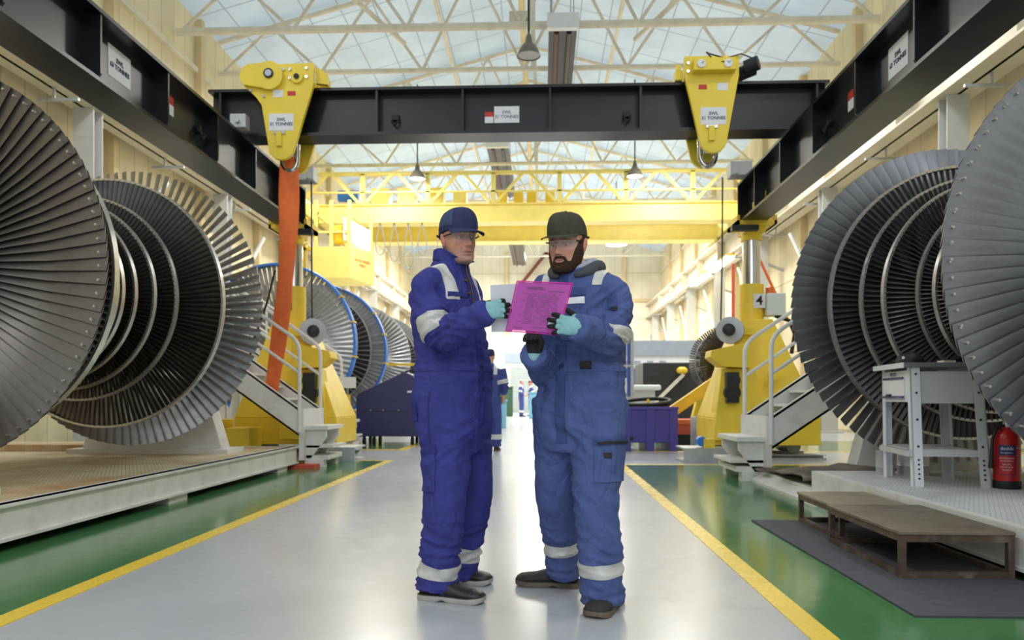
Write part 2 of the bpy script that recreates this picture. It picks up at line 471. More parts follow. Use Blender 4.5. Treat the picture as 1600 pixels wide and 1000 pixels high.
# roof trusses
def roof_z(x): return ZE + 2.4 * (1 - abs(x - XM) / (XR - XM)) - .12
TR_NAMES = ['nearest pair, first seen above the black cross beam', 'close behind the nearest one', 'third from the front, low chord just under the cross beam',
            'fourth from the front, above the yellow crane rail', 'fifth from the front, behind the yellow crane', 'sixth from the front, beyond the yellow crane',
            'second from the end wall', 'last one, nearest the end wall']
def truss(y, idx, panels=12):
    t = thing('roof_truss', (XM, y, 10.1), 'cream tubular roof truss, ' + TR_NAMES[idx], 'roof truss', 'cream trusses spanning the hall roof')
    MB().tube([(XL + .1, y, 10.13), (XR - .1, y, 10.13)], .075 if idx else .1, 8).build('bottom_chord', 'truss_cream', t, 40)
    MB().tube([(XL + .1, y, roof_z(XL + .1)), (XM, y, roof_z(XM)), (XR - .1, y, roof_z(XR - .1))], .07, 8).build('top_chord', 'truss_cream', t, 40)
    w = (XR - XL - .4) / panels
    for i in range(panels):
        xa = XL + .2 + i * w; xb = xa + w
        if i % 2 == 0: a, b = (xa, y, 10.13), (xb, y, roof_z(xb))
        else: a, b = (xa, y, roof_z(xa)), (xb, y, 10.13)
        MB().tube([a, b], .045, 6).build('web_bar', 'truss_cream', t, 40)
    MB().bar((XM + .25, y, 10.13), (XM + .25, y, roof_z(XM)), .16, .12).build('king_post', 'truss_cream', t)
    return t
for i, y in enumerate((19.0, 21.5, 27.2, 30.2, 36.0, 38.6, 44.6, 50.0)): truss(y, i)
# longitudinal and raking tubes between trusses
def brace(label, pts, r=.05, name='roof_brace', m='truss_cream'):
    o = MB().tube(pts, r, 8).build(name, m, None, 40); tag(o, label, 'brace'); return o
brace('cream tube rising under the roof from left wall towards the nearest truss', [(-6.2, 14.5, 10.9), (-3.6, 20.0, 10.2)], .06)
brace('cream tube rising under the roof from right wall towards the nearest truss', [(5.3, 14.5, 10.9), (2.4, 20.0, 10.2)], .06)
brace('long cream purlin tube running down the roof left of the pendant lamp', [(-2.9, 10, 11.7), (-2.9, 53, 11.7)], .06)
brace('long cream purlin tube running down the roof right of the dark heater', [(2.2, 10, 11.7), (2.2, 53, 11.7)], .06)
brace('ochre ridge tube running under the roof peak behind the pendant lamp', [(XM - .1, 10, 12.7), (XM - .1, 53, 12.7)], .1, 'ridge_tube', 'post_ochre')
# tall raised panels of the end wall: red-oxide brace
t = thing('portal_brace', (0.05, 53.5, 7.8), 'red oxide inverted V brace high on the end wall', 'brace')
for s in (-1, 1):
    MB().bar((.3, 53.6, 11.0), (.3 + s * 2.6, 53.6, 7.8), .32, .2).build('brace_leg', 'red_oxide', t)

# crane runway on each side, on columns
def runway(side):
    s = -1 if side == 'left' else 1
    xi, xo = (-8.45, -8.95) if s < 0 else (7.2, 7.9)
    zb, zt = 6.43, 7.35
    t = thing('crane_runway_beam', ((xi + xo) / 2, 24, zb), 'cream steel crane runway girder along the %s wall' % side, 'girder', 'crane runway girders')
    p = MB()
    a, b = min(xi, xo), max(xi, xo)
    p.box(a, b, Y0, Y1, zb, zb + .05); p.box(a, b, Y0, Y1, zt - .05, zt)
    p.box((a + b) / 2 - .03, (a + b) / 2 + .03, Y0, Y1, zb, zt)
    p.build('girder', 'runway_cream', t)
    MB().box((a + b) / 2 - .05, (a + b) / 2 + .05, Y0, Y1, zt, zt + .12).build('crane_rail', 'steel_grey', t)
    for y in [4 + 4 * i for i in range(12)]:
        MB().box(a + .02, b - .02, y - .02, y + .02, zb + .05, zt - .05).build('stiffener', 'runway_cream', t)
        # angle bracket hung under the soffit
        q = MB(); q.bar((xo, y + 1.3, zb - .22), (xo + s * -.75, y + 1.3, zb - .22), .06, .05); q.bar((xo + s * -.3, y + 1.3, zb - .22), (xo + s * -.3, y + 1.3, zb), .04, .04)
        q.build('cable_bracket', 'galv', t)
    n = 0
    for y in [8.2 + 6.2 * i for i in range(8)]:
        c = thing('runway_column', ((a + b) / 2, y, 0),
                  'pale grey steel column under the %s crane runway, %s' % (side, ['first', 'second', 'third', 'fourth', 'fifth', 'sixth', 'seventh', 'eighth'][n] + ' from the camera'),
                  'column', 'columns under the crane runways'); n += 1
        xc = (a + b) / 2
        q = MB(); q.box(xc - .2, xc + .2, y - .16, y - .13, 0, zb); q.box(xc - .2, xc + .2, y + .13, y + .16, 0, zb); q.box(xc - .025, xc + .025, y - .13, y + .13, 0, zb)
        q.build('shaft', 'column_grey', c)
        MB().box(xc - .3, xc + .3, y - .3, y + .3, 0, .04).build('base_plate', 'column_grey', c)
        for za, zc in ((0.5, 3.2), (3.2, 5.9)):
            MB().tube([(xc, y + .1, za), (xc, y + 3.1, zc)], .06, 8).build('brace', 'column_grey', c, 40)
        MB().tube([(xc, y, 5.6), (xc - s * -1.0, y - 0.02, 5.2)], .05, 8).build('brace', 'column_grey', c, 40)
runway('left'); runway('right')

# fluorescent battens under the right runway
for yy, lb in ((29.4, 'bright fluorescent batten under the right runway, nearer of two'), (33.4, 'bright fluorescent batten under the right runway, farther of two')):
    t = thing('strip_light', (7.15, yy + 1.6, 6.1), lb, 'light fitting', 'fluorescent battens under the right runway')
    MB().box(7.0, 7.3, yy, yy + 3.3, 6.3, 6.38).build('tray', 'tower_yellow', t)
    MB().box(7.0, 7.3, yy + .05, yy + 3.25, 6.2, 6.3).build('tube', 'bright_tube', t)
    MB().box(7.13, 7.17, yy + 1.6, yy + 1.7, 6.38, 6.46).build('hanger', 'galv', t)

# pendant bell lamp near the front, and lit lamps farther off
def pendant(x, y, z, r, lit, label, rod=1.2):
    t = thing('pendant_lamp', (x, y, z), label, 'lamp', 'pendant lamps under the roof')
    p = MB().lathe((x, y, z), (0, 0, 1), [(r, 0), (r * .98, .06 * r), (r * .84, .45 * r), (r * .6, .85 * r), (r * .3, 1.15 * r), (r * .26, 1.5 * r), (r * .12, 1.95 * r), (.02, 2.05 * r)], 28, False)
    p.build('shade', 'lamp_shell', t, 50)
    MB().lathe((x, y, z + .07 * r), (0, 0, 1), [(r * .93, 0), (r * .93, .02)], 28).build('diffuser', 'lamp_glow' if lit else 'lamp_off', t)
    MB().tube([(x, y, z + 2 * r), (x, y, roof_z(x) + .08)], .025, 6).build('hanging_rod', 'cable_black', t)
    return t
pendant(-.27, 15.6, 7.86, .24, False, 'grey bell shaped pendant lamp hanging above the black cross beam, unlit', 1.5)
pendant(-4.55, 27.9, 8.9, .3, True, 'lit pendant lamp glowing left above the yellow crane rail', 1.2)
pendant(3.35, 27.9, 8.9, .3, True, 'lit pendant lamp glowing right above the yellow crane rail', 1.2)
pendant(3.9, 40.5, 8.9, .6, True, 'lit pendant lamp beyond the crane, right of the bearded worker head', .8)

# dark radiant heaters slung under the roof
def heater(x, y0, y1, z, w, label):
    t = thing('radiant_heater', (x, (y0 + y1) / 2, z), label, 'heater', 'radiant heaters under the roof')
    MB().box(x - w / 2, x + w / 2, y0, y1, z, z + .16).build('hood', 'duct_dark', t)
    for dx in (-.22, .22):
        MB().tube([(x + dx * w, y0 + .1, z - .04), (x + dx * w, y1 - .1, z - .04)], .06, 8).build('tube', 'duct_red' if dx < 0 else 'duct_dark', t, 40)
    MB().box(x - w / 2 - .04, x + w / 2 + .04, y0 - .18, y0, z - .06, z + .3).build('end_box', 'white_clean', t)
    p = MB()
    for yy in (y0 + .4, (y0 + y1) / 2, y1 - .4):
        for dx in (-.4, .4): p.tube([(x + dx * w, yy, z + .16), (x + dx * w, yy, 12.2)], .012, 5)
    p.build('hanger', 'steel_grey', t)
heater(.5, 18.4, 23.2, 9.75, .68, 'dark radiant heater trough above the cross beam, right of bell lamp')
heater(-1.72, 29.6, 37.0, 10.6, .85, 'dark radiant heater trough behind cross beam, above the crane rail')
heater(-1.4, 41.0, 48.0, 9.2, .8, 'dark radiant heater trough far off between the two workers heads')
o = MB().box(-.82, -.2, 19.1, 19.35, 10.24, 10.55).build('ballast_box', 'truss_cream'); tag(o, 'cream box on the nearest roof chord above the bell lamp', 'box')

# ------------------------------------------------------------------ bridge crane
t = thing('bridge_crane', (-.6, 29.5, 6.9), 'yellow overhead bridge crane spanning the hall behind the gantry', 'crane')
for y, nm in ((28.3, 'front_girder'), (31.9, 'rear_girder')):
    p = MB().box(-8.3, 7.2, y, y + .6, 7.45, 8.05); p.box(-8.3, 7.2, y - .08, y + .68, 8.05, 8.09); p.box(-8.3, 7.2, y - .08, y + .68, 7.41, 7.45)
    p.build('girder', 'crane_yellow', t)
for x in (-8.65, 7.4):
    MB().box(x - .25, x + .25, 26.9, 33.9, 7.48, 8.0).build('end_carriage', 'crane_yellow', t)
p = MB(); p.box(-8.9, 7.25, 28.2, 28.35, 9.16, 9.28); p.build('walkway_rail', 'crane_yellow', t)
MB().box(-8.9, 7.25, 28.2, 28.3, 8.5, 8.55).build('walkway_rail', 'crane_yellow', t)
xs = [-6.65 + 2.43 * i for i in range(6)]
for x in xs: MB().box(x - .08, x + .08, 28.2, 28.35, 8.09, 9.2).build('rail_post', 'crane_yellow', t)
for x in [-9.1] + xs:
    for s in (1, -1):
        q0 = (x + 1.215 - s * 1.1, 28.27, 8.12); q1 = (x + 1.215 - s * .12, 28.27, 9.2)
        MB().bar(q0, q1, .12, .1).build('lattice_bar', 'crane_yellow', t)
# trolley on top
tr = thing('crane_trolley', (-5.0, 30.5, 8.09), 'yellow hoist trolley with motors on top of the bridge crane', 'hoist')
p = MB().box(-7.6, -2.8, 29.0, 32.0, 8.1, 8.3); p.build('deck', 'crane_yellow', tr)
for x in (-6.2, -5.2, -4.1): MB().box(x - .33, x + .33, 29.2, 29.9, 8.3, 8.95).build('gearbox', 'crane_yellow', tr)
MB().cyl((-7.9, 29.6, 8.75), (-7.1, 29.6, 8.75), .22, n=16).build('motor', 'hoop_blue', tr, 40)
MB().box(-3.4, -2.9, 29.3, 29.9, 8.3, 8.8).build('gearbox', 'crane_yellow', tr)
MB().box(-1.9, 1.3, 29.2, 29.6, 8.09, 8.35).build('drive_beam', 'tower_yellow', tr)
for x in (-1.5, -.9, -.4, .3): MB().box(x - .18, x + .18, 29.25, 29.55, 8.35, 8.75).build('panel', 'tower_yellow', tr)
# operator cab
cb = thing('crane_cab', (-7.2, 27.6, 5.0), 'yellow crane operator cab hanging at the left end of the bridge', 'crane cab')
p = MB().add([(-8.1, 26.8, 5.15), (-6.75, 26.8, 5.15), (-6.2, 28.2, 5.05), (-8.1, 28.2, 5.05), (-8.1, 26.8, 6.25), (-6.75, 26.8, 6.25), (-6.2, 28.2, 6.25), (-8.1, 28.2, 6.25)],
             [(0, 3, 2, 1), (4, 5, 6, 7), (0, 1, 5, 4), (1, 2, 6, 5), (2, 3, 7, 6), (3, 0, 4, 7)])
p.build('cab_body', 'crane_yellow', cb)
for x, y in ((-8.0, 26.9), (-7.45, 26.9), (-6.8, 26.9), (-6.3, 28.1)):
    MB().box(x - .05, x + .05, y - .05, y + .05, 6.25, 7.9).build('cab_post', 'crane_yellow', cb)
MB().box(-8.05, -6.75, 26.86, 26.94, 6.75, 6.82).build('cab_rail', 'crane_yellow', cb)
MB().box(-8.05, -7.95, 26.86, 28.4, 7.38, 7.45).build('hanger', 'crane_yellow', cb); MB().box(-6.85, -6.75, 26.86, 28.4, 7.38, 7.45).build('hanger', 'crane_yellow', cb)
MB().box(-8.05, -6.75, 26.86, 26.94, 7.5, 7.57).build('cab_rail', 'crane_yellow', cb)
MB().add([(-7.0, 26.84, 6.5), (-6.3, 27.95, 6.3), (-6.3, 27.95, 7.05), (-7.0, 26.84, 7.3), (-7.0, 26.88, 6.5), (-6.34, 27.99, 6.3), (-6.34, 27.99, 7.05), (-7.0, 26.88, 7.3)],
         [(0, 1, 2, 3), (7, 6, 5, 4), (0, 4, 5, 1), (1, 5, 6, 2), (2, 6, 7, 3), (3, 7, 4, 0)]).build('white_panel', 'white_clean', cb)
MB().cyl((-7.4, 27.3, 6.75), (-7.1, 27.3, 6.75), .35, n=20).build('winch_drum', 'tower_yellow', cb, 40)
text_part('AUTHORISED\nONLY', .16, (-6.47, 27.49, 5.75), (.366, .93, 0), (0, 0, 1), 'sign_red', cb, 'lettering')
lad = thing('access_ladder', (-8.2, 26.9, 5.0), 'yellow access platform frame left of the crane cab', 'platform')
for x in (-9.0, -8.55): MB().box(x - .1, x + .1, 27.2, 27.4, 4.6, 7.4).build('ladder_post', 'tower_yellow', lad)
for z in (5.2, 6.2, 6.8): MB().box(-9.0, -8.15, 27.2, 27.3, z, z + .1).build('ladder_rail', 'tower_yellow', lad)
# festoon cables under the girder
for i in range(7):
    x = -6.0 + i * .52 + (.2 if i > 3 else 0)
    pts = [(x + .17 * math.sin(u), 28.32, 7.42 - (1.2 + .25 * (i % 3)) * math.sin(u / 2)) for u in [k * 2 * PI / 12 for k in range(13)]]
    o = MB().tube(pts, .02, 5).build('festoon_cable', 'steel_grey', None, 60)
    tag(o, 'grey festoon cable loop hanging under the crane girder, %s from the left' % ['first', 'second', 'third', 'fourth', 'fifth', 'sixth', 'seventh'][i], 'cable', 'festoon cable loops under the crane')

# ------------------------------------------------------------------ lifting gantry
def rect_sign(x0, x1, z0, z1, plane, at, m, parent, name='load_sign', th=.004, sgn=-1):
    """thin plate: plane 'y' (faces -Y) spans x,z at y=at; plane 'x' spans y,z at x=at"""
    p = MB()
    if plane == 'y': p.box(x0, x1, at + sgn * th, at, z0, z1)
    else: p.box(min(at, at + sgn * th), max(at, at + sgn * th), x0, x1, z0, z1)
    return p.build(name, m, parent)
def track_beam(side):
    s = -1 if side == 'left' else 1
    xi = -3.76 if s < 0 else 3.04
    xo = xi + s * .38; xc = (xi + xo) / 2
    zb, zt = 3.62, 4.25; y0, y1 = 1.2, 12.1
    t = thing('gantry_track_beam', (xc, 6.6, zb), 'black I-beam track running into the hall on the %s, marked 63 tonnes' % side, 'steel beam', 'black track beams of the gantry')
    a, b = min(xi, xo), max(xi, xo)
    p = MB(); p.box(a, b, y0, y1, zb, zb + .035); p.box(a, b, y0, y1, zt - .035, zt); p.box(xc - .018, xc + .018, y0, y1, zb + .035, zt - .035)
    p.build('beam', 'black_paint', t)
    for y in [1.68 + 1.19 * i for i in range(9)]:
        q = MB()
        e = xi - s * -.015
        w = xc - s * .018
        q.prism([(e, zt - .035), (w, zt - .035), (w, zb + .035), (e + s * .04, zb + .035), (e, zb + .085)], 1, y - .013, y + .013)
        e2 = xo - s * .015; w2 = xc + s * .018
        q.prism([(e2, zt - .035), (w2, zt - .035), (w2, zb + .035), (e2 - s * .04, zb + .035), (e2, zb + .085)], 1, y - .013, y + .013)
        q.build('stiffener', 'black_paint', t)
    MB().box(a + .01, b - .01, y1, y1 + .03, zb - .02, zt + .02).build('end_plate', 'black_paint', t)
    f = xc - s * .018; n = -s
    rt = (0, 1, 0) if s < 0 else (0, -1, 0)
    # weight sign, small red and white plate, shackle lug, end lettering
    ys = 7.0 if s < 0 else 7.06
    rect_sign(ys - .19, ys + .19, 3.86, 4.15, 'x', f, 'sign_white', t, sgn=n)
    text_part('SWL\n63 TONNES', .062, (f + n * .005, ys, 4.005), rt, (0, 0, 1), 'ink', t, bold=.002)
    yr = 7.98 if s < 0 else 8.12
    rect_sign(yr - .07, yr + .07, 4.03, 4.12, 'x', f, 'sign_red', t, 'red_plate', sgn=n)
    rect_sign(yr - .07, yr + .07, 3.92, 4.03, 'x', f, 'sign_white', t, 'white_plate', sgn=n)
    yl = 8.6 if s < 0 else 8.65
    q = MB(); q.tube([(f + n * .02, yl - .04, 3.98), (f + n * .07, yl - .05, 3.92), (f + n * .07, yl, 3.87), (f + n * .07, yl + .05, 3.92), (f + n * .02, yl + .04, 3.98)], .018, 8)
    q.box(min(f, f + n * .05), max(f, f + n * .05), yl - .03, yl + .03, 3.94, 4.02)
    q.build('lifting_eye', 'black_rubber', t, 40)
    if s > 0:
        rect_sign(11.15, 11.85, 3.74, 3.9, 'x', f, 'tower_yellow', t, 'maker_plate', sgn=n)
        text_part('ENERPAC', .13, (f + n * .005, 11.5, 3.82), rt, (0, 0, 1), 'black_ink', t)
    return t
track_beam('left'); track_beam('right')
for x, lb in ((-3.65, 'small grey junction box on the far end of the left track beam'), (2.98, 'small grey junction box on the far end of the right track beam')):
    t = thing('junction_box', (x, 11.7, 4.25), lb, 'box')
    MB().box(x - .16, x + .16, 11.6, 11.85, 4.25, 4.47).build('box', 'galv', t, bevel=.01)
    for d in (-.09, .09): MB().cyl((x + d, 11.6, 4.28), (x + d, 11.54, 4.25), .025, n=8).build('cable_gland', 'galv', t, 40)
t = thing('junction_box', (-3.72, 9.4, 4.25), 'small grey clamp box on the left track beam beside the cross beam', 'box')
MB().box(-3.84, -3.64, 9.3, 9.45, 4.25, 4.42).build('box', 'galv', t, bevel=.01)
MB().cyl((-3.74, 9.3, 4.33), (-3.74, 9.26, 4.33), .03, n=10).build('bolt_or_hole', 'galv', t, 40)

# cross beam
CB0, CB1 = 9.62, 9.98
t = thing('gantry_cross_beam', (-.35, 9.8, 4.25), 'black I-beam cross girder resting on both track beams', 'steel beam')
p = MB(); p.box(-4.25, 3.55, CB0, CB1, 4.25, 4.285); p.box(-4.25, 3.55, CB0, CB1, 4.815, 4.85); p.box(-4.25, 3.55, 9.78, 9.82, 4.285, 4.815)
p.build('beam', 'black_paint', t)
for x in (-4.1, -3.2, -2.09, -1.0, .1, 1.23, 2.35, 3.4):
    q = MB(); q.box(x - .014, x + .014, CB0 + .015, 9.78, 4.285, 4.815); q.box(x - .014, x + .014, 9.82, CB1 - .015, 4.285, 4.815)
    q.build('stiffener', 'black_paint', t)
rect_sign(-.61, -.29, 4.43, 4.64, 'y', 9.78, 'sign_white', t)
text_part('SWL\n31 TONNES', .058, (-.45, 9.775, 4.535), (1, 0, 0), (0, 0, 1), 'ink', t)
rect_sign(-.73, -.62, 4.51, 4.57, 'y', 9.78, 'sign_red', t, 'red_plate')
rect_sign(-.73, -.62, 4.43, 4.51, 'y', 9.78, 'sign_white', t, 'white_plate')
for x in (-1.87, 1.07):
    q = MB(); q.tube([(x - .035, 9.76, 4.5), (x - .04, 9.71, 4.44), (x, 9.71, 4.4), (x + .04, 9.71, 4.44), (x + .035, 9.76, 4.5)], .014, 8); q.box(x - .045, x + .045, 9.73, 9.78, 4.47, 4.54)
    q.build('lifting_eye', 'black_rubber', t, 40)

# yellow lifting links straddling the cross beam
def arc(cx, cz, r, a0, a1, n=8): return [(cx + r * math.cos(math.radians(a0 + (a1 - a0) * i / n)), cz + r * math.sin(math.radians(a0 + (a1 - a0) * i / n))) for i in range(n + 1)]
def lifting_link(x, side):
    s = -1 if side == 'left' else 1
    t = thing('lifting_link', (x, 9.8, 3.95), 'yellow lifting link on the %s of the cross beam, %s' % (side, 'holding the orange sling' if s < 0 else 'with black motor and gauges'), 'lifting link', 'yellow lifting links on the cross beam')
    if s < 0:
        out = [(x + .43, 5.1)] + [(x + .43, 4.84)] + arc(x + .02, 4.06, .165, -20, -160, 8) + [(x - .23, 4.58)] + [(x - .3, 4.68)] + arc(x - .34, 4.93, .155, -130, -270, 8)
    else:
        out = [(x + .33, 5.1), (x + .33, 4.86)] + arc(x + .02, 4.08, .165, -15, -165, 8) + [(x - .33, 4.86), (x - .33, 5.1)]
    for y0, y1, nm in ((9.46, 9.52, 'front_plate'), (10.06, 10.12, 'rear_plate')):
        sh = 0 if nm == 'front_plate' else .0
        MB().prism([(a + sh, b) for a, b in out], 1, y0, y1).build(nm, 'lug_yellow', t, bevel=.006)
    MB().box(x - .3, x + .3, 9.52, 10.06, 4.88, 5.06).build('saddle', 'lug_yellow', t)
    # pins, bolts
    if s < 0:
        MB().cyl((x - .12, 9.46, 4.93), (x - .12, 9.4, 4.93), .175, n=28).build('boss', 'lug_yellow', t, 40)
        MB().prism([(x - .12, 5.1)] + [(x - .12, 4.76)] + arc(x - .34, 4.93, .15, 230, 90, 8), 1, 9.405, 9.46).build('cheek', 'lug_yellow', t, bevel=.005)
        MB().cyl((x - .12, 9.4, 4.95), (x - .12, 9.385, 4.95), .062, n=20).build('pin', 'black_rubber', t, 40)
        MB().cyl((x - .12, 9.386, 4.95), (x - .12, 9.378, 4.95), .042, n=20).build('pin_end', 'chrome', t, 40)
        MB().cyl((x + .22, 9.46, 4.92), (x + .22, 9.43, 4.92), .08, n=20).build('boss', 'lug_yellow', t, 40)
        MB().cyl((x + .22, 9.43, 4.92), (x + .22, 9.42, 4.92), .035, n=16).build('pin', 'black_rubber', t, 40)
        for bx, bz in ((.05, 5.02), (.13, 5.02), (.34, 5.03), (.13, 4.91), (.34, 4.92), (-.36, 4.76), (-.2, 4.69)):
            MB().cyl((x + bx, 9.46, bz), (x + bx, 9.44, bz), .02, n=6).build('bolt_or_hole', 'chrome', t)
        q = MB(); q.prism([(x + .43, 4.88), (x + .58, 4.86), (x + .58, 4.98), (x + .5, 5.05), (x + .43, 5.08)], 1, 9.55, 9.62); q.prism([(x + .43, 4.88), (x + .56, 4.86), (x + .56, 4.98), (x + .43, 5.08)], 1, 9.72, 9.78)
        q.build('bracket', 'lug_yellow', t)
        zo = 4.72
    else:
        q = MB(); q.box(x - .24, x + .27, 9.34, 9.46, 4.88, 5.03); q.build('pump_box', 'lug_yellow', t, bevel=.008)
        for gx in (-.15, .17):
            MB().cyl((x + gx, 9.34, 4.955), (x + gx, 9.325, 4.955), .05, n=20).build('gauge', 'sign_white', t, 40)
            MB().bar((x + gx, 9.32, 4.955), (x + gx + .03, 9.32, 4.975), .006, .004).build('gauge_needle', 'black_ink', t)
        MB().cyl((x + .36, 9.66, 4.94), (x + .56, 9.66, 5.02), .085, n=18).build('motor', 'black_rubber', t, 40)
        MB().cyl((x + .42, 9.52, 4.97), (x + .56, 9.44, 5.0), .085, n=18).build('motor', 'black_rubber', t, 40)
        MB().tube([(x + .5, 9.5, 5.08), (x + .35, 9.44, 5.11), (x + .15, 9.38, 5.03), (x - .05, 9.34, 5.07), (x - .08, 9.4, 5.12), (x + .02, 9.36, 4.98), (x + .17, 9.33, 4.97)], .009, 6).build('hose', 'cable_black', t, 60)
        q = MB(); q.box(x - .42, x - .33, 9.58, 9.72, 4.86, 4.98); q.box(x - .4, x - .35, 9.6, 9.68, 4.98, 5.06); q.build('bracket', 'lug_yellow', t)
        for bz in (4.91, 5.01): MB().cyl((x - .29, 9.46, bz), (x - .29, 9.44, bz), .02, n=6).build('bolt_or_hole', 'chrome', t)
        zo = 4.72
    # plates
    for dx, w, m, nm in ((-.02 if s < 0 else .13, .13, 'sign_white', 'white_plate'), (.15 if s < 0 else -.11, .1, 'sign_red', 'red_plate')):
        rect_sign(x + dx - w / 2, x + dx + w / 2, zo - (.045 if m == 'sign_white' else .028), zo + (.045 if m == 'sign_white' else .028), 'y', 9.46, m, t, nm)
    rect_sign(x - .135, x + .175, 4.26, 4.47, 'y', 9.46, 'sign_white', t)
    text_part('SWL\n31 TONNES', .056, (x + .02, 9.455, 4.365), (1, 0, 0), (0, 0, 1), 'ink', t, bold=.001)
    q = MB(); q.box(x - .04, x + .06 - .03, 9.43, 9.46, 4.06, 4.24); q.build('pin_handle', 'lug_yellow', t, bevel=.004)
    q = MB(); q.box(x - .07, x + .07, 9.44, 9.46, 4.215, 4.25); q.build('retainer', 'chrome', t)
    # cross pin and shackle between the plates
    MB().cyl((x + .02, 9.5, 4.08), (x + .02, 10.08, 4.08), .06, n=18).build('shackle_pin', 'chrome', t, 40)
    pts = [(x - .075, 9.79, 4.2)] + [(x + .02 + .095 * math.cos(a), 9.79, 4.0 + .15 * math.sin(a)) for a in [math.radians(190 + 20 * i) for i in range(9)]] + [(x + .115, 9.79, 4.2)]
    MB().tube(pts, .036, 12).build('hook', 'chrome', t, 60)
    return t
lifting_link(-3.27, 'left'); lifting_link(2.07, 'right')

# orange round sling hanging from the left link
path = [(-3.26, 9.79, 4.06), (-3.27, 9.8, 3.9), (-3.27, 9.82, 3.5), (-3.29, 9.86, 3.0), (-3.35, 9.92, 2.5), (-3.41, 9.98, 2.1), (-3.49, 10.06, 1.7), (-3.57, 10.15, 1.35), (-3.64, 10.22, 1.08), (-3.67, 10.25, .95)]
rings = []
for i, pth in enumerate(path):
    p0 = Vector(path[max(0, i - 1)]); p1 = Vector(path[min(len(path) - 1, i + 1)])
    a, b, d = frame(p1 - p0, (0, 1, 0))
    w = [.115, .125, .15, .118, .1, .115, .118, .1, .098, .1][i]; th = .035 if i else .06
    rings.append([Vector(pth) + a * (w * math.cos(2 * PI * k / 16)) * 1.0 + b * (th * math.sin(2 * PI * k / 16)) for k in range(16)])
o = MB().loft(rings).build('round_sling', 'orange_sling', None, 60)
tag(o, 'orange round sling hanging from the left lifting link down to the stairs', 'sling')
sd = o.modifiers.new('s', 'SUBSURF'); sd.levels = 1; sd.render_levels = 2

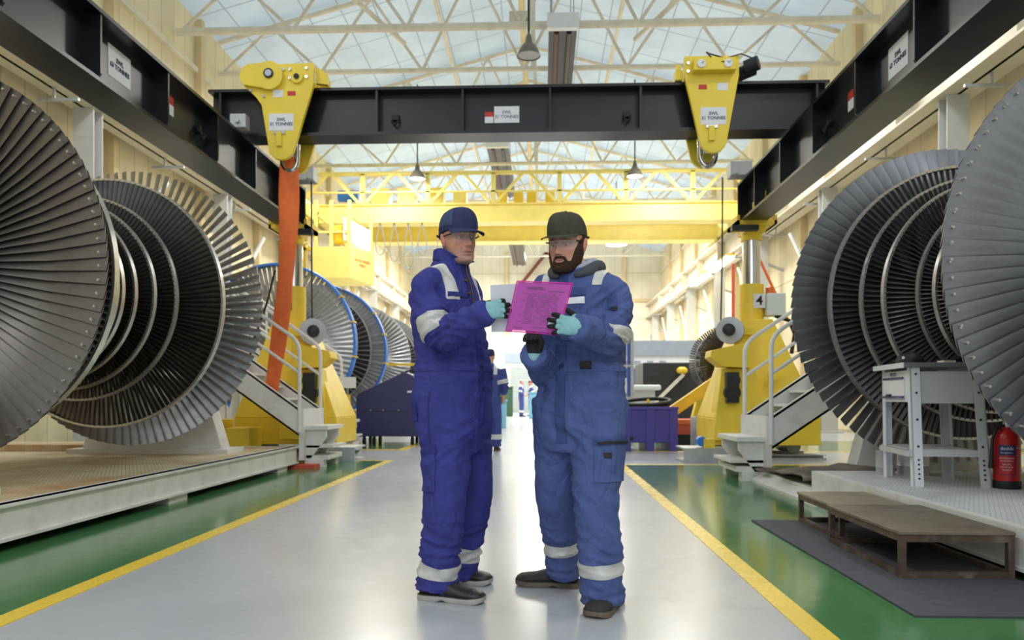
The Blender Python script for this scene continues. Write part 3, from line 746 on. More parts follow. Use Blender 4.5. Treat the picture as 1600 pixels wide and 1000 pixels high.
# hydraulic towers under the far ends of the track beams
def tower(side):
    s = -1 if side == 'left' else 1
    x = -3.95 if s < 0 else 3.26; y = 12.1
    t = thing('jack_tower', (x, y, 0), 'yellow hydraulic jack tower with chrome ram under the %s track beam%s' % (side, ', numbered 4' if s > 0 else ', behind the orange sling'), 'jack tower', 'yellow gantry jack towers')
    # tapered body
    def taper(p, z0, z1, a0, a1):
        (xa, xb, ya, yb), (xc, xd, yc, yd) = a0, a1
        p.add([(xa, ya, z0), (xb, ya, z0), (xb, yb, z0), (xa, yb, z0), (xc, yc, z1), (xd, yc, z1), (xd, yd, z1), (xc, yd, z1)],
              [(0, 3, 2, 1), (4, 5, 6, 7), (0, 1, 5, 4), (1, 2, 6, 5), (2, 3, 7, 6), (3, 0, 4, 7)])
    p = MB()
    taper(p, .22, .62, (x - .72, x + .85, y - .62, y + .62), (x - .72, x + .85, y - .62, y + .62))
    taper(p, .62, 2.12, (x - .72, x + .85, y - .62, y + .62), (x - .12 - .12, x + .24, y - .3, y + .3))
    p.build('body', 'tower_yellow', t, bevel=.012)
    MB().cyl((x, y, 2.1), (x, y, 2.68), .185, n=28).build('sleeve', 'tower_yellow', t, 40)
    MB().cyl((x, y, 2.68), (x, y, 3.4), .135, n=28).build('ram', 'chrome', t, 40)
    MB().cyl((x, y, 3.36), (x, y, 3.46), .16, n=28).build('ram_head', 'tower_yellow', t, 40)
    q = MB(); q.box(x - .16, x + .16, y - .2, y + .2, 3.46, 3.56); q.box(x - .3, x + .3, y - .32, y + .3, 3.56, 3.62); q.box(x - .3, x - .26, y - .32, y + .3, 3.56, 3.7); q.box(x + .26, x + .3, y - .32, y + .3, 3.56, 3.7)
    q.build('header_plate', 'tower_yellow', t)
    MB().box(x - s * .2 - .2, x - s * .2 + .2, y - .42, y - .3, 3.45, 3.53).build('clamp', 'dark_machine', t)
    # front pedestal, shelf, drive and cable reel towards the aisle
    f = -s
    q = MB(); xa = x + f * .55; xb = x + f * .92
    q.prism([(x + f * .2, 1.75), (x + f * .78, 1.62), (x + f * .8, 1.52), (x + f * .62, 1.38), (x + f * .2, 1.36)], 1, y - .75, y - .35)
    q.build('shelf', 'tower_yellow', t, bevel=.008)
    q = MB(); taper(q, .3, 1.36, (min(x, x + f * .75), max(x, x + f * .75), y - .72, y - .3), (min(x + f * .1, x + f * .6), max(x + f * .1, x + f * .6), y - .6, y - .3))
    q.build('pedestal', 'tower_yellow', t, bevel=.008)
    q = MB(); q.cyl((x + f * .45, y - .72, 1.18), (x + f * .45, y - .6, 1.18), .1, n=16); q.cyl((x + f * .47, y - .74, 1.0), (x + f * .47, y - .6, 1.0), .12, n=16); q.box(x + f * .47 - .09, x + f * .47 + .09, y - .76, y - .6, .85, 1.3)
    q.build('drive_unit', 'dark_machine', t, 40)
    r = thing('cable_reel', (0, 0, 0), '', '')  # replaced below by plain parts
    del ORI[r.name]; bpy.data.objects.remove(r)
    rx = x + f * .42; rz = 1.93
    MB().lathe((rx, y - .42, rz), (-f * -.35, -1, 0), [(.2, 0), (.2, .05), (.17, .06), (.17, .12), (.2, .13), (.2, .17), (.06, .18)], 28).build('cable_reel', 'galv', t, 40)
    MB().lathe((rx + f * .06, y - .58, rz), (f * .35, -1, 0), [(.09, 0), (.09, .12), (.06, .14)], 18).build('reel_motor', 'dark_machine', t, 40)
    MB().box(min(rx, rx - f * .35), max(rx, rx - f * .35), y - .5, y - .38, rz - .06, rz + .04).build('reel_arm', 'tower_yellow', t)
    if s > 0:
        rect_sign(x - .02, x + .16, 2.3, 2.52, 'y', y - .186, 'sign_white', t, 'number_plate')
        text_part('4', .2, (x + .07, y - .192, 2.41), (1, 0, 0), (0, 0, 1), 'black_ink', t, 'number', bold=.004)
        MB().box(x + .17, x + .45, y - .26, y + .0, 2.18, 2.52).build('control_box', 'office_white', t, bevel=.012)
        MB().lathe((x + .25, y - .1, 2.52), (0, 0, 1), [(.06, 0), (.06, .1), (.03, .12)], 14).build('beacon', 'orange_plastic', t, 40)
        MB().tube([(x + .3, y - .2, 2.18), (x + .5, y - .25, 2.1), (x + .6, y - .2, 1.9), (x + .55, y - .2, 1.6)], .03, 8).build('hose', 'cable_black', t, 60)
        MB().lathe((x + .15, y - .66, 1.25), (0, -1, .4), [(.1, 0), (.1, .02), (.085, .025)], 20).build('badge', 'post_yellow', t, 40)
    else:
        MB().box(x - .05, x + .02, y - .2, y - .186, 2.3, 2.55).build('sleeve_rail', 'dark_machine', t)
    # wheels rest on the floor rail
    for dx in (-.45, .55):
        MB().cyl((x + dx, y - .3, .19), (x + dx, y + .3, .19), .11, n=20).build('roller', 'steel_grey', t, 40)
    g = thing('gantry_rail', (x, y, 0), 'grey steel floor rail under the %s yellow jack tower' % side, 'rail', 'grey floor rails under the jack towers')
    q = MB()
    for yy in (y - .55, y + .3):
        q.box(x - .95, x + .95, yy, yy + .3, .0, .03); q.box(x - .95, x + .95, yy, yy + .3, .2 - .13, .08); q.box(x - .95, x + .95, yy + .13, yy + .17, .03, .08)
    q.build('rail', 'galv', g)
    q = MB()
    for k in range(2):
        yb = y - .95 - .02 * k
        xb = x + f * (.75 + .32 * k)
        q.box(xb - .18, xb + .18, yb - .15, yb + .5, 0, .025); q.box(xb - .18, xb + .18, yb - .15, yb + .5, .185, .21); q.box(xb - .02, xb + .02, yb - .15, yb + .5, .025, .185); q.box(xb - .18, xb + .18, yb - .16, yb - .14, 0, .21)
    q.build('end_block', 'galv', g)
    return t
tower('left'); tower('right')
t = thing('rail_clamp', (2.42, 11.3, .0), 'blue and yellow clamp on the end of the right floor rail', 'clamp')
MB().cyl((2.28, 11.05, .3), (2.28, 11.2, .3), .07, n=14).build('knob', 'hoop_blue', t, 40)
MB().box(2.3, 2.45, 11.0, 11.12, .16, .34).build('body', 'tower_yellow', t)
MB().cyl((2.4, 11.0, .06), (2.4, 11.12, .06), .06, n=14).build('wheel', 'hoop_blue', t, 40)
o = MB().tube([(2.72, 11.7, 4.25), (2.72, 11.72, 3.0), (2.7, 11.74, 1.9)], .012, 6).build('hanging_cable', 'cable_black'); tag(o, 'thin black cable hanging from the right track beam beside tower 4', 'cable')
o = MB().tube([(-3.55, 11.7, 4.25), (-3.55, 11.72, 3.0), (-3.55, 11.74, 1.9)], .012, 6).build('hanging_cable', 'cable_black'); tag(o, 'thin black cable hanging from the left track beam past the blue-rimmed rotor', 'cable')
o = MB().tube([(-3.5, 9.95, 2.6), (-3.62, 10.0, 2.2), (-3.8, 10.05, 1.75), (-3.95, 10.1, 1.3)], .014, 6).build('hanging_cable', 'cable_black'); tag(o, 'black cable slanting down on the left of the orange sling', 'cable')

# ------------------------------------------------------------------ turbine rotors
def blade_mesh(R, r0, s, m, chord=(.15, .19, .2), stag=(24, 48, 66), lean=0.0, th=.012):
    """one blade along +Z (radius), rotor axis along Y; stagger measured from the axis"""
    rings = []; n = 8
    for i in range(n + 1):
        u = i / n; r = r0 + (R - r0) * u
        c = chord[0] + (chord[1] - chord[0]) * min(1, 2 * u) + (chord[2] - chord[1]) * max(0, 2 * u - 1)
        a = stag[0] + (stag[1] - stag[0]) * min(1, 2 * u) + (stag[2] - stag[1]) * max(0, 2 * u - 1)
        a = math.radians(a) * s
        t = th * (1.5 - u)
        camber = .13 * c * (1 - .9 * u)
        pts = []
        for k in range(7):
            q = -1 + 2 * k / 6; pts.append((q * c / 2, camber * (1 - q * q) + t * (1 - q * q) * .7 + .001))
        for k in range(5, 0, -1):
            q = -1 + 2 * k / 6; pts.append((q * c / 2, camber * (1 - q * q) - t * (1 - q * q) * .7 - .001))
        ring = []
        for al, pe in pts:
            # chord direction: axis Y turned towards tangential X
            ring.append(Vector((al * math.sin(a) + pe * math.cos(a) * 1, al * math.cos(a) - pe * math.sin(a), r)))
        rings.append(ring)
    return MB().loft(rings)
def rotor(X, zc, ym, half, R, label, m, small, n=92, hoop=False, individual=0, shaft=.85, r0=.62, seed=1, stag=(24, 48, 66), view=None, chord=(.15, .19, .2), tie=None, detail=True, far_chord=None, far_stag=None, far_m=None):
    t = thing('turbine_rotor', (X, ym, zc), label, 'turbine rotor', 'bladed turbine rotors')
    k = R / 1.5
    prof = [(.2, -half - shaft), (.2, -half - shaft + .25), (.3, -half - shaft + .27), (.3, -half - .45), (.46, -half - .4), (.5, -half - .18), (r0, -half - .16), (r0, -half + .16), (r0 - .06, -half + .2),
            (r0 - .03, 0), (r0 - .06, half - .2), (r0, half - .16), (r0, half + .16), (.5, half + .18), (.46, half + .4), (.3, half + .45), (.3, half + shaft - .27), (.2, half + shaft - .25), (.2, half + shaft)]
    MB().lathe((X, ym, zc), (0, 1, 0), [(r * (k if r0 == .62 else 1), h) for r, h in prof], 48).build('shaft', 'rotor_shaft', t, 35)
    # inner stages
    for i, (off, rt) in enumerate(small):
        for s in (-1, 1):
            y = ym + s * off
            nb = 140 if detail else 70
            q = MB(); w = .07 * k + .02 * (rt > 1.1)
            bm = blade_mesh(rt, r0 - .04, s, m, (w * 1.1, w * 1.15, w * 1.2), (20, 35, 50) if rt > 1.1 else (25, 32, 38), th=.008)
            for b in range(nb):
                rot = Matrix.Rotation(2 * PI * b / nb, 3, 'Y')
                nv = len(q.v)
                q.v += [rot @ v + Vector((X, y, zc)) for v in bm.v[:(len(bm.v))]]
                q.f += [tuple(j + nv for j in f) for f in bm.f]; q.m += [0] * len(bm.f)
            q.build('stage_blades', 'stage_dark', t, 40, fix=False)
            MB().lathe((X, y, zc), (0, 1, 0), [(rt - .012, -w * .36), (rt + .01, -w * .36), (rt + .01, w * .36), (rt - .012, w * .36), (rt - .012, -w * .36)], 120, False).build('shroud_ring', 'shroud', t, 30)
    # last stage, blade by blade
    count = 0
    rnd = random.Random(seed)
    for s, end in ((-1, 'near'), (1, 'far')):
        y = ym + s * half
        bmb = blade_mesh(R, r0, s, m, (far_chord or chord) if s > 0 else chord, (far_stag or stag) if s > 0 else stag)
        if detail and s < 0: bmb.cur = 1; bmb.cyl((-.05, -.045, R - .04), (-.05, .005, R - .04), .009, n=6); bmb.cyl((.05, -.03, R - .04), (.05, .01, R - .04), .009, n=6)
        mm = far_m if (far_m and s > 0) else m
        me = bmb.mesh('blade', [mm, 'shroud'], (0, 0, 0), 40, True)
        rest = MB()
        for b in range(n):
            ang = 2 * PI * (b + .3) / n
            rot = Matrix.Rotation(ang + rnd.uniform(-.004, .004), 4, 'Y')
            px = X + R * .9 * math.sin(ang); pz = zc + R * .9 * math.cos(ang)
            d = y if y > .5 else .5
            u = 847 + px / d * 1200; v = 621 - (pz - .93) / d * 1200
            show = -60 < u < 1660 and -40 < v < 1010
            if view: show = show and view(s, u, v)
            if show and count < individual:
                o = bpy.data.objects.new('blade', me); C.objects.link(o); o.parent = t
                o.matrix_local = Matrix.Translation((0, y - ym, 0)) @ rot
                count += 1
            else:
                nv = len(rest.v)
                rest.v += [rot @ v.co + Vector((X, y, zc)) for v in me.vertices]
                rest.f += [tuple(j + nv for j in p.vertices) for p in me.polygons]; rest.m += [0] * len(me.polygons)
        if rest.v:
            o = rest.build('blade', [mm, 'shroud'], t, 40, fix=False)
            if individual: o['kind'] = 'stuff'
        if tie:
            for rr in tie:
                MB().tube([(X + rr * math.sin(2 * PI * q / 96), y, zc + rr * math.cos(2 * PI * q / 96)) for q in range(96)], .012, 6, closed=True).build('tie_wire', 'shroud', t, 60)
        if hoop:
            MB().lathe((X, y, zc), (0, 1, 0), [(R - .005, -.1), (R + .035, -.1), (R + .05, 0), (R + .035, .1), (R - .005, .1), (R - .005, -.1)], 96, False).build('hoop', 'hoop_blue', t, 60)
            for a in (20, 55, 75, 100, 150, 210, 290, 340):
                rot = Matrix.Rotation(math.radians(a), 3, 'Y')
                q = MB(); c0 = Vector((X, y, zc)) + rot @ Vector((0, 0, R + .03)); e = rot @ Vector((1, 0, 0)); n0 = rot @ Vector((0, 0, 1))
                q.bar(c0 - Vector((0, .13, 0)), c0 + Vector((0, .13, 0)), .03, .06, n0)
                q.build('strap', 'post_yellow', t)
    return t
SM_L = [(.1, .83), (.3, .9), (.52, 1.0), (.92, 1.28)]
SM_R = [(.1, .78), (.28, .82), (.5, 1.0), (.74, 1.08), (1.0, 1.25)]
rotor(-4.58, 1.905, 6.88, 1.38, 1.5, 'large brown-grey turbine rotor on the left platform, nearest the camera', 'blade_brown', SM_L, 94, individual=100, seed=2, stag=(45, 70, 79), chord=(.10, .15, .165), far_chord=(.14, .105, .095), far_stag=(-22, -45, -60), far_m='blade_steel')
rotor(3.935, 1.80, 6.23, 1.27, 1.5, 'large silver-grey turbine rotor on the right behind the grey workbench', 'blade_silver', SM_R, 88, individual=100, seed=3, stag=(45, 70, 79), chord=(.10, .15, .17), far_chord=(.14, .13, .115), far_stag=(-26, -50, -64), shaft=.75)
rotor(-5.1, 1.98, 16.1, 1.45, 1.5, 'turbine rotor with blue hoops behind the left yellow tower', 'blade_pale', SM_L, 92, hoop=True, individual=100, seed=4, detail=False, stag=(20, 42, 58), chord=(.15, .15, .12), shaft=.75)
rotor(-5.1, 1.98, 22.4, 1.45, 1.5, 'pale turbine rotor farthest back on the left, beyond the blue-hooped one', 'blade_pale', SM_L[2:], 80, seed=5, detail=False, shaft=.75)
rotor(4.3, 1.75, 17.6, .6, .85, 'small dark turbine rotor behind yellow tower 4', 'stage_dark', [(.12, .58), (.3, .66), (.45, .74)], 90, seed=6, detail=False, r0=.4, chord=(.06, .06, .05), shaft=1.0)

bpy.data.objects['turbine_rotor'].rotation_euler.z = math.radians(-2.5)
bpy.data.objects['turbine_rotor.001'].rotation_euler.z = math.radians(2.5)
# stands carrying the rotors
def stand(x, y, z0, zs, r, m, label, w=.9):
    t = thing('rotor_stand', (x, y, z0), label, 'stand', 'stands under the turbine rotors')
    pts = [(x - w, z0), (x + w, z0), (x + w * .55, zs - .05)] + [(x + r * math.cos(math.radians(a)), zs + r * math.sin(math.radians(a)) ) for a in (-20, -50, -90, -130, -160)] + [(x - w * .55, zs - .05)]
    MB().prism(pts, 1, y - .12, y + .12).build('cradle', m, t, bevel=.01)
    MB().box(x - w - .1, x + w + .1, y - .25, y + .25, z0, z0 + .05).build('foot', m, t)
    return t

# ------------------------------------------------------------------ left platform
PZ = .28
t = thing('platform', (-5.5, 5.5, 0), 'long low white steel platform with rusty grating under the left rotor', 'platform')
MB().box(-8.4, -3.26, -2, 9.98, PZ - .03, PZ).build('grating', 'rusty_grating', t)
q = MB(); q.box(-3.3, -3.23, -2, 10.0, .065, PZ + .006); q.box(-3.33, -3.2, -2, 10.0, .065, .085); q.box(-3.33, -3.2, -2, 10.0, PZ - .01, PZ + .006)
q.build('edge_channel', 'white_paint', t)
MB().box(-8.4, -3.26, 9.96, 10.0, .065, PZ + .004).build('end_channel', 'white_paint', t)
for y in (3.2, 6.55, 9.3):
    MB().box(-3.55, -3.24, y, y + .35, 0, .065).build('foot_block', 'white_paint', t)
for x in (-5.5, -7.8):
    for y in (1, 5, 9): MB().box(x, x + .3, y, y + .3, 0, PZ - .03).build('foot_block', 'white_paint', t)
q = MB(); q.box(-3.9, -3.55, 9.2, 9.9, .001, .05); o = MB().box(-3.3, -2.95, 9.85, 10.2, .001, .05).build('packing_block', 'red_block'); tag(o, 'red packing block under the far end of the left platform', 'block')
o = MB().box(-8.0, -4.9, 9.0, 9.7, PZ, PZ + .08).build('timber_plate', 'rusty_grating'); tag(o, 'raised rusty plate on the left platform under the near rotor', 'plate')
stand(-4.57, 8.95, PZ, 1.61, .31, 'white_paint', 'white cradle stand under the far end of the left near rotor', .85)
stand(-4.57, 4.75, PZ, 1.61, .31, 'white_paint', 'white cradle stand under the near end of the left near rotor', .85)
t = thing('warning_box', (-4.6, 10.9, .28), 'yellow box with a warning triangle under the left staircase', 'box')
MB().box(-5.0, -4.5, 10.55, 11.05, .28, .62).build('box', 'tower_yellow', t, bevel=.01)
MB().prism([(-4.82, .38), (-4.66, .38), (-4.74, .53)], 1, 10.54, 10.55).build('warning_triangle', 'black_ink', t)
MB().prism([(-4.795, .395), (-4.685, .395), (-4.74, .5)], 1, 10.535, 10.54).build('warning_triangle', 'tower_yellow', t)
MB().box(-4.45, -4.1, 10.6, 11.1, 0, .5).build('lower_box', 'tower_yellow', t, bevel=.01)
MB().box(-5.0, -4.5, 10.55, 11.05, .0, .28).build('plinth', 'dark_machine', t)
for x, y, lb in ((-5.1, 14.2, 'near'), (-5.1, 18.0, 'far'),): stand(x, y, 0, 1.68, .31, 'white_paint', 'white cradle stand at the %s end of the blue-hooped rotor' % lb, .9)
for x, y, lb in ((-5.1, 20.5, 'near'), (-5.1, 24.3, 'far'),): stand(x, y, 0, 1.68, .31, 'white_paint', 'white cradle stand at the %s end of the farthest left rotor' % lb, .9)
for y, lb in ((16.45, 'near'), (18.75, 'far')): stand(4.3, y, 0, 1.45, .31, 'tower_yellow', 'yellow cradle stand at the %s end of the small dark rotor' % lb, .8)

# ------------------------------------------------------------------ staircases
def stairs(name_label, xb, ya, yb, s, zb, rise_top, rail_gap=True, white='white_paint', run=1.45):
    """xb: foot of the flight; rises along s*X; stringers at y=ya and y=yb"""
    t = thing('staircase', (xb, (ya + yb) / 2, 0), name_label, 'stairs')
    H = rise_top; xt = xb + s * run
    sl = (H - zb) / run
    for y, nm in ((ya, 'stringer'), (yb, 'stringer')):
        pts = [(xb, zb), (xb, zb + .36), (xt, H + .36), (xt, H)]
        p = MB(); p.prism(pts, 1, y - .02, y + .02)
        p.prism([(xb, zb), (xb, zb + .03), (xt, H + .03), (xt, H)], 1, y - .02, y + .07)
        p.prism([(xb, zb + .33), (xb, zb + .36), (xt, H + .36), (xt, H + .33)], 1, y - .02, y + .07)
        p.build(nm, white, t)
    n = 6
    for i in range(n):
        x = xb + s * run * (i + .6) / n; z = zb + .2 + sl * run * (i + .6) / n
        MB().box(x - .12, x + .12, ya + .02, yb - .02, z, z + .03).build('tread', white, t)
    for y in (ya - .03, yb + .03):
        post = xb - s * .01
        top = zb + .36 + .93
        pts = [(post, y, zb + .05), (post, y, top - .18)]
        for a in range(1, 6):
            th = a / 6 * math.radians(90 - 0)
            pts.append((post + s * .16 * (1 - math.cos(th)), y, top - .18 + .18 * math.sin(th) + sl * .16 * (1 - math.cos(th)) * .5))
        pts.append((xt, y, top + .05 + sl * (run - .16)))
        MB().tube(pts, .024, 10).build('handrail', 'white_rail', t, 60)
        MB().tube([(post, y, top - .46), (xt, y, top - .46 + sl * run)], .02, 10).build('mid_rail', 'white_rail', t, 60)
        xm = xb + s * run * .93
        MB().tube([(xm, y, zb + .3 + sl * run * .93), (xm, y, top + .03 + sl * (run * .93 - .16))], .022, 10).build('rail_post', 'white_rail', t, 60)
    # foot steps
    MB().box(min(xb - s * .02, xb - s * .36), max(xb - s * .02, xb - s * .36), ya + .05, yb - .05, zb - .02 + .1, zb + .13).build('tread', white, t)
    for y in (ya + .12, yb - .16):
        q = MB(); q.prism([(xb - s * .02, zb + .11), (xb - s * .33, zb + .11), (xb - s * .33, zb - .02), (xb - s * .12, zb - .3), (xb - s * .02, zb - .3)], 1, y - .02, y + .02)
        q.build('step_bracket', white, t)
    MB().box(min(xb - s * .02, xb - s * .42), max(xb - s * .02, xb - s * .42), ya + .1, yb - .1, zb - .16, zb - .13).build('tread', white, t)
    MB().box(min(xb, xb - s * .06), max(xb, xb - s * .06), ya - .02, yb + .02, .1, zb + .36).build('toe_frame', white, t)
    MB().box(min(xb - s * .06, xb - s * .36), max(xb - s * .06, xb - s * .36), ya + .1, yb - .1, .1, .16).build('lower_frame', white, t)
    for y in (ya + .15, yb - .15): MB().box(min(xb - s * .05, xb - s * .3), max(xb - s * .05, xb - s * .3), y - .08, y + .08, 0, .1).build('foot', white, t)
    # landing
    MB().box(min(xt, xt + s * .5), max(xt, xt + s * .5), ya - .02, yb + .02, H + .2, H + .36).build('landing', white, t)
    for y in (ya + .05, yb - .05):
        MB().box(min(xt + s * .38, xt + s * .48), max(xt + s * .38, xt + s * .48), y - .05, y + .05, 0, H + .2).build('landing_post', white, t)
    return t
stairs('white staircase with tube handrails on the left behind the near rotor', -3.2, 10.02, 10.92, -1, .42, 1.45)
stairs('white staircase with tube handrails on the left, farther, beside the blue-hooped rotor', -3.6, 12.95, 13.6, -1, .42, 1.45)
stairs('white staircase with tube handrails on the right before yellow tower 4', 2.52, 8.55, 9.6, 1, .36, 1.35)

# ------------------------------------------------------------------ right platform
RZ = .265
t = thing('platform', (4.6, 4.5, 0), 'low white tread-plate platform on the right under the grey workbench', 'platform')
MB().box(2.43, 7.1, -1, 7.0, RZ - .03, RZ).build('tread_plate', 'tread_plate', t)
q = MB(); q.box(2.42, 2.48, -1, 7.0, .05, RZ + .005); q.box(2.41, 2.54, -1, 7.0, .05, .07)
q.build('edge_channel', 'white_paint', t)
MB().box(2.47, 7.1, 6.98, 7.02, .05, RZ + .003).build('end_channel', 'white_paint', t)
MB().box(2.42, 7.1, 7.02, 8.5, .05, .12).build('lower_deck', 'white_paint', t)
MB().prism([(2.3, 0.0), (2.42, 0.0), (2.42, .09), (2.3, .03)], 1, 6.6, 8.55).build('ramp_edge', 'white_paint', t)
for x in (2.7, 5.0, 6.8):
    for y in (0, 3.0, 6.2, 8.0): MB().box(x, x + .25, y, y + .25, 0, .06).build('foot_block', 'white_paint', t)
    for y in (0, 3.0, 6.2): MB().box(x, x + .25, y, y + .25, .06, RZ - .03).build('foot_block', 'white_paint', t)
# crumpled brown rubber sheet
nx, ny = 26, 16; q = MB(); vs = []; fs = []
for j in range(ny + 1):
    for i in range(nx + 1):
        x = 2.36 + 2.2 * i / nx + .05 * math.sin(j * .7) * (1 - i / nx); y = 7.06 + 1.4 * j / ny
        z = .135 + .05 * abs(noise.noise(Vector((x * 2.2, y * 2.5, 1)))) + .03 * noise.noise(Vector((x * 6, y * 5, 3)))
        z += .12 * math.exp(-((y - 7.5) / .5) ** 2) * math.exp(-((x - 3.0) / .7) ** 2)
        vs.append((x, y, max(z, .135)))
for j in range(ny):
    for i in range(nx): a = j * (nx + 1) + i; fs.append((a, a + 1, a + nx + 2, a + nx + 1))
q.add(vs, fs); o = q.build('rubber_sheet', 'brown_sheet', None, 180)
sol = o.modifiers.new('s', 'SOLIDIFY'); sol.thickness = .012; sol.offset = 1
tag(o, 'crumpled brown sheet lying before the white stairs on the right', 'sheet')
stand(3.98, 4.3, RZ, 1.55, .31, 'steel_grey', 'grey cradle stand under the near end of the right rotor', .85)
stand(3.98, 8.0, .12, 1.55, .31, 'white_paint', 'white cradle stand under the far end of the right rotor', .85)

# workbench
t = thing('workbench', (3.07, 6.2, RZ), 'grey steel workbench with drawer, on the right platform before the silver rotor', 'workbench')
X0, X1, YA, YB, ZT = 2.80, 3.30, 5.82, 6.52, 1.155
MB().box(X0 - .05, X1 + .02, YA - .03, YB + .06, ZT, ZT + .035).build('worktop', 'bench_top', t, bevel=.004)
MB().box(X0 - .055, X0 - .049, YA - .03, YB + .06, ZT - .004, ZT + .036).build('worktop_edge', 'bench_light', t)
q = MB(); q.box(X0 + .06, X1 - .06, YA + .012, YA + .02, ZT - .27, ZT - .03); q.build('front_panel', 'bench_grey', t)
q = MB(); q.box(X1 - .03, X1 - .02, YA + .03, YB - .03, ZT - .27, ZT); q.build('end_panel', 'bench_grey', t)
q = MB(); q.box(X0 + .0, X0 + .02, YA + .05, YB - .03, ZT - .26, ZT - .02); q.build('drawer_frame', 'bench_light', t)
d = MB().box(X0 - .012, X0, YA + .12, YB - .1, ZT - .215, ZT - .075).build('drawer', 'white_clean', t, bevel=.003)
MB().box(X0 - .02, X0 - .01, YA + .11, YB - .09, ZT - .085, ZT - .068).build('drawer_trim', 'ext_blue', d)
MB().box(X0 - .02, X0 - .01, YA + .11, YB - .09, ZT - .232, ZT - .215).build('drawer_trim', 'ext_blue', d)
MB().box(X0 - .03, X0 - .012, YB - .3, YB - .21, ZT - .222, ZT - .2).build('handle', 'black_rubber', d)
for yy in (YB - .3, YB - .37): MB().cyl((X0 - .005, yy, ZT - .045), (X0 - .02, yy, ZT - .045), .014, n=10).build('lock', 'chrome', t, 40)
for (x, y) in ((X0, YA), (X0, YB), (X1, YA), (X1, YB)):
    sx = 1 if x == X0 else -1; sy = 1 if y == YA else -1
    q = MB()
    spl = .02 if sx > 0 else .05
    # angle-section leg, splayed outwards
    def leg(xx, w, yy, d):
        return [(xx, yy), (xx + w, yy), (xx + w, yy + d), (xx, yy + d)]
    for (w, d2) in ((sx * .07, sy * .01), (sx * .01, sy * .07)):
        top = [(x, y), (x + w, y), (x + w, y + d2), (x, y + d2)]
        q.loft([[Vector((a + spl, b - sy * .03, RZ)) for a, b in top], [Vector((a, b, ZT)) for a, b in top]])
    L_ = q.build('leg', 'bench_light' if (x == X0) else 'bench_grey', t)
    hz = [(RZ + .06 + kz * .035, .008) for kz in range(5)] + [(z_, .009) for z_ in (RZ + .3, RZ + .5, RZ + .7, RZ + .84)]
    for z, r in hz:
        f = 1 - (z - RZ) / (ZT - RZ); cx = x + spl * f + sx * .04; cy = y - sy * .03 * f
        MB().cyl((cx, cy - sy * .004, z), (cx, cy + sy * .002, z), r, n=8).build('bolt_or_hole', 'dark_machine', L_)  # dark discs colour in the shade of open holes in the leg
for y in (YA - .015, YB): MB().box(X0 + .0, X1 - .0, y, y + .015, RZ + .225, RZ + .275).build('crossbar', 'bench_grey', t)
for x in (X0 - .02, X1): MB().box(x, x + .02, YA, YB, RZ + .225, RZ + .265).build('crossbar', 'bench_grey', t)
MB().box(X0 + .02, X1 - .1, YA + .1, YB - .1, RZ + .265, RZ + .275).build('shelf', 'bench_grey', t)
bpy.data.objects['workbench'].rotation_euler.z = math.radians(-8)
# things on the bench
ZB = ZT + .036
t = thing('cap', (2.98, 6.35, ZB), 'dark navy cap lying on the grey workbench', 'cap')
rings = []
for i in range(7):
    a = i / 6 * PI / 2; r = math.cos(a) ** .8 if i < 6 else .02; z = .085 * math.sin(a)
    rings.append([Vector((2.98 + .115 * r * math.cos(2 * PI * k / 20), 6.35 + .1 * r * math.sin(2 * PI * k / 20), ZB + z * 1.25)) for k in range(20)])
MB().loft(rings).build('crown', 'ext_blue' if False else 'cable_black', t, 60)
MB().prism([(2.98 + .1 * math.cos(math.radians(a)), 6.35 + .085 * math.sin(math.radians(a))) for a in range(-70, 71, 14)] + [(2.98 + .19 * math.cos(math.radians(a)), 6.35 + .095 * math.sin(math.radians(a))) for a in range(60, -61, -15)], 2, ZB + .004, ZB + .012).build('brim', 'cable_black', t)
MB().cyl((2.895, 6.27, ZB + .055), (2.888, 6.263, ZB + .057), .012, n=10).build('badge', 'sign_white', t)
o = MB().box(3.02, 3.11, 5.9, 6.0, ZB, ZB + .018).build('notepad', 'truss_cream'); tag(o, 'small cream notepad on the workbench beside the cap', 'notepad')
t = thing('tool', (3.2, 6.0, ZB), 'black hand tool with cord lying on the workbench', 'tool')
MB().tube([(3.12, 6.0, ZB + .02), (3.18, 5.98, ZB + .03), (3.25, 6.03, ZB + .022), (3.33, 6.0, ZB + .02)], [.02, .026, .02, .015], 10).build('body', 'black_rubber', t, 60)
MB().tube([(3.25, 6.03, ZB + .05), (3.2, 6.1, ZB + .03), (3.12, 6.12, ZB + .012), (3.06, 6.07, ZB + .01)], .008, 6).build('cord', 'cable_black', t, 60)
def bucket(x, y, r, h, lb):
    t = thing('drum', (x, y, RZ), lb, 'drum', 'grey metal drums under the bench')
    MB().lathe((x, y, RZ), (0, 0, 1), [(r, 0), (r, h * .3), (r * 1.03, h * .32), (r, h * .34), (r, h * .95), (r * 1.04, h * .97), (r * 1.04, h), (r * .96, h), (r * .96, h * .9)], 26).build('shell', 'galv', t, 40)
bucket(2.96, 6.75, .075, .21, 'small pale metal drum behind the left legs of the workbench')
bucket(3.2, 6.76, .125, .25, 'larger grey metal drum under the middle of the workbench')

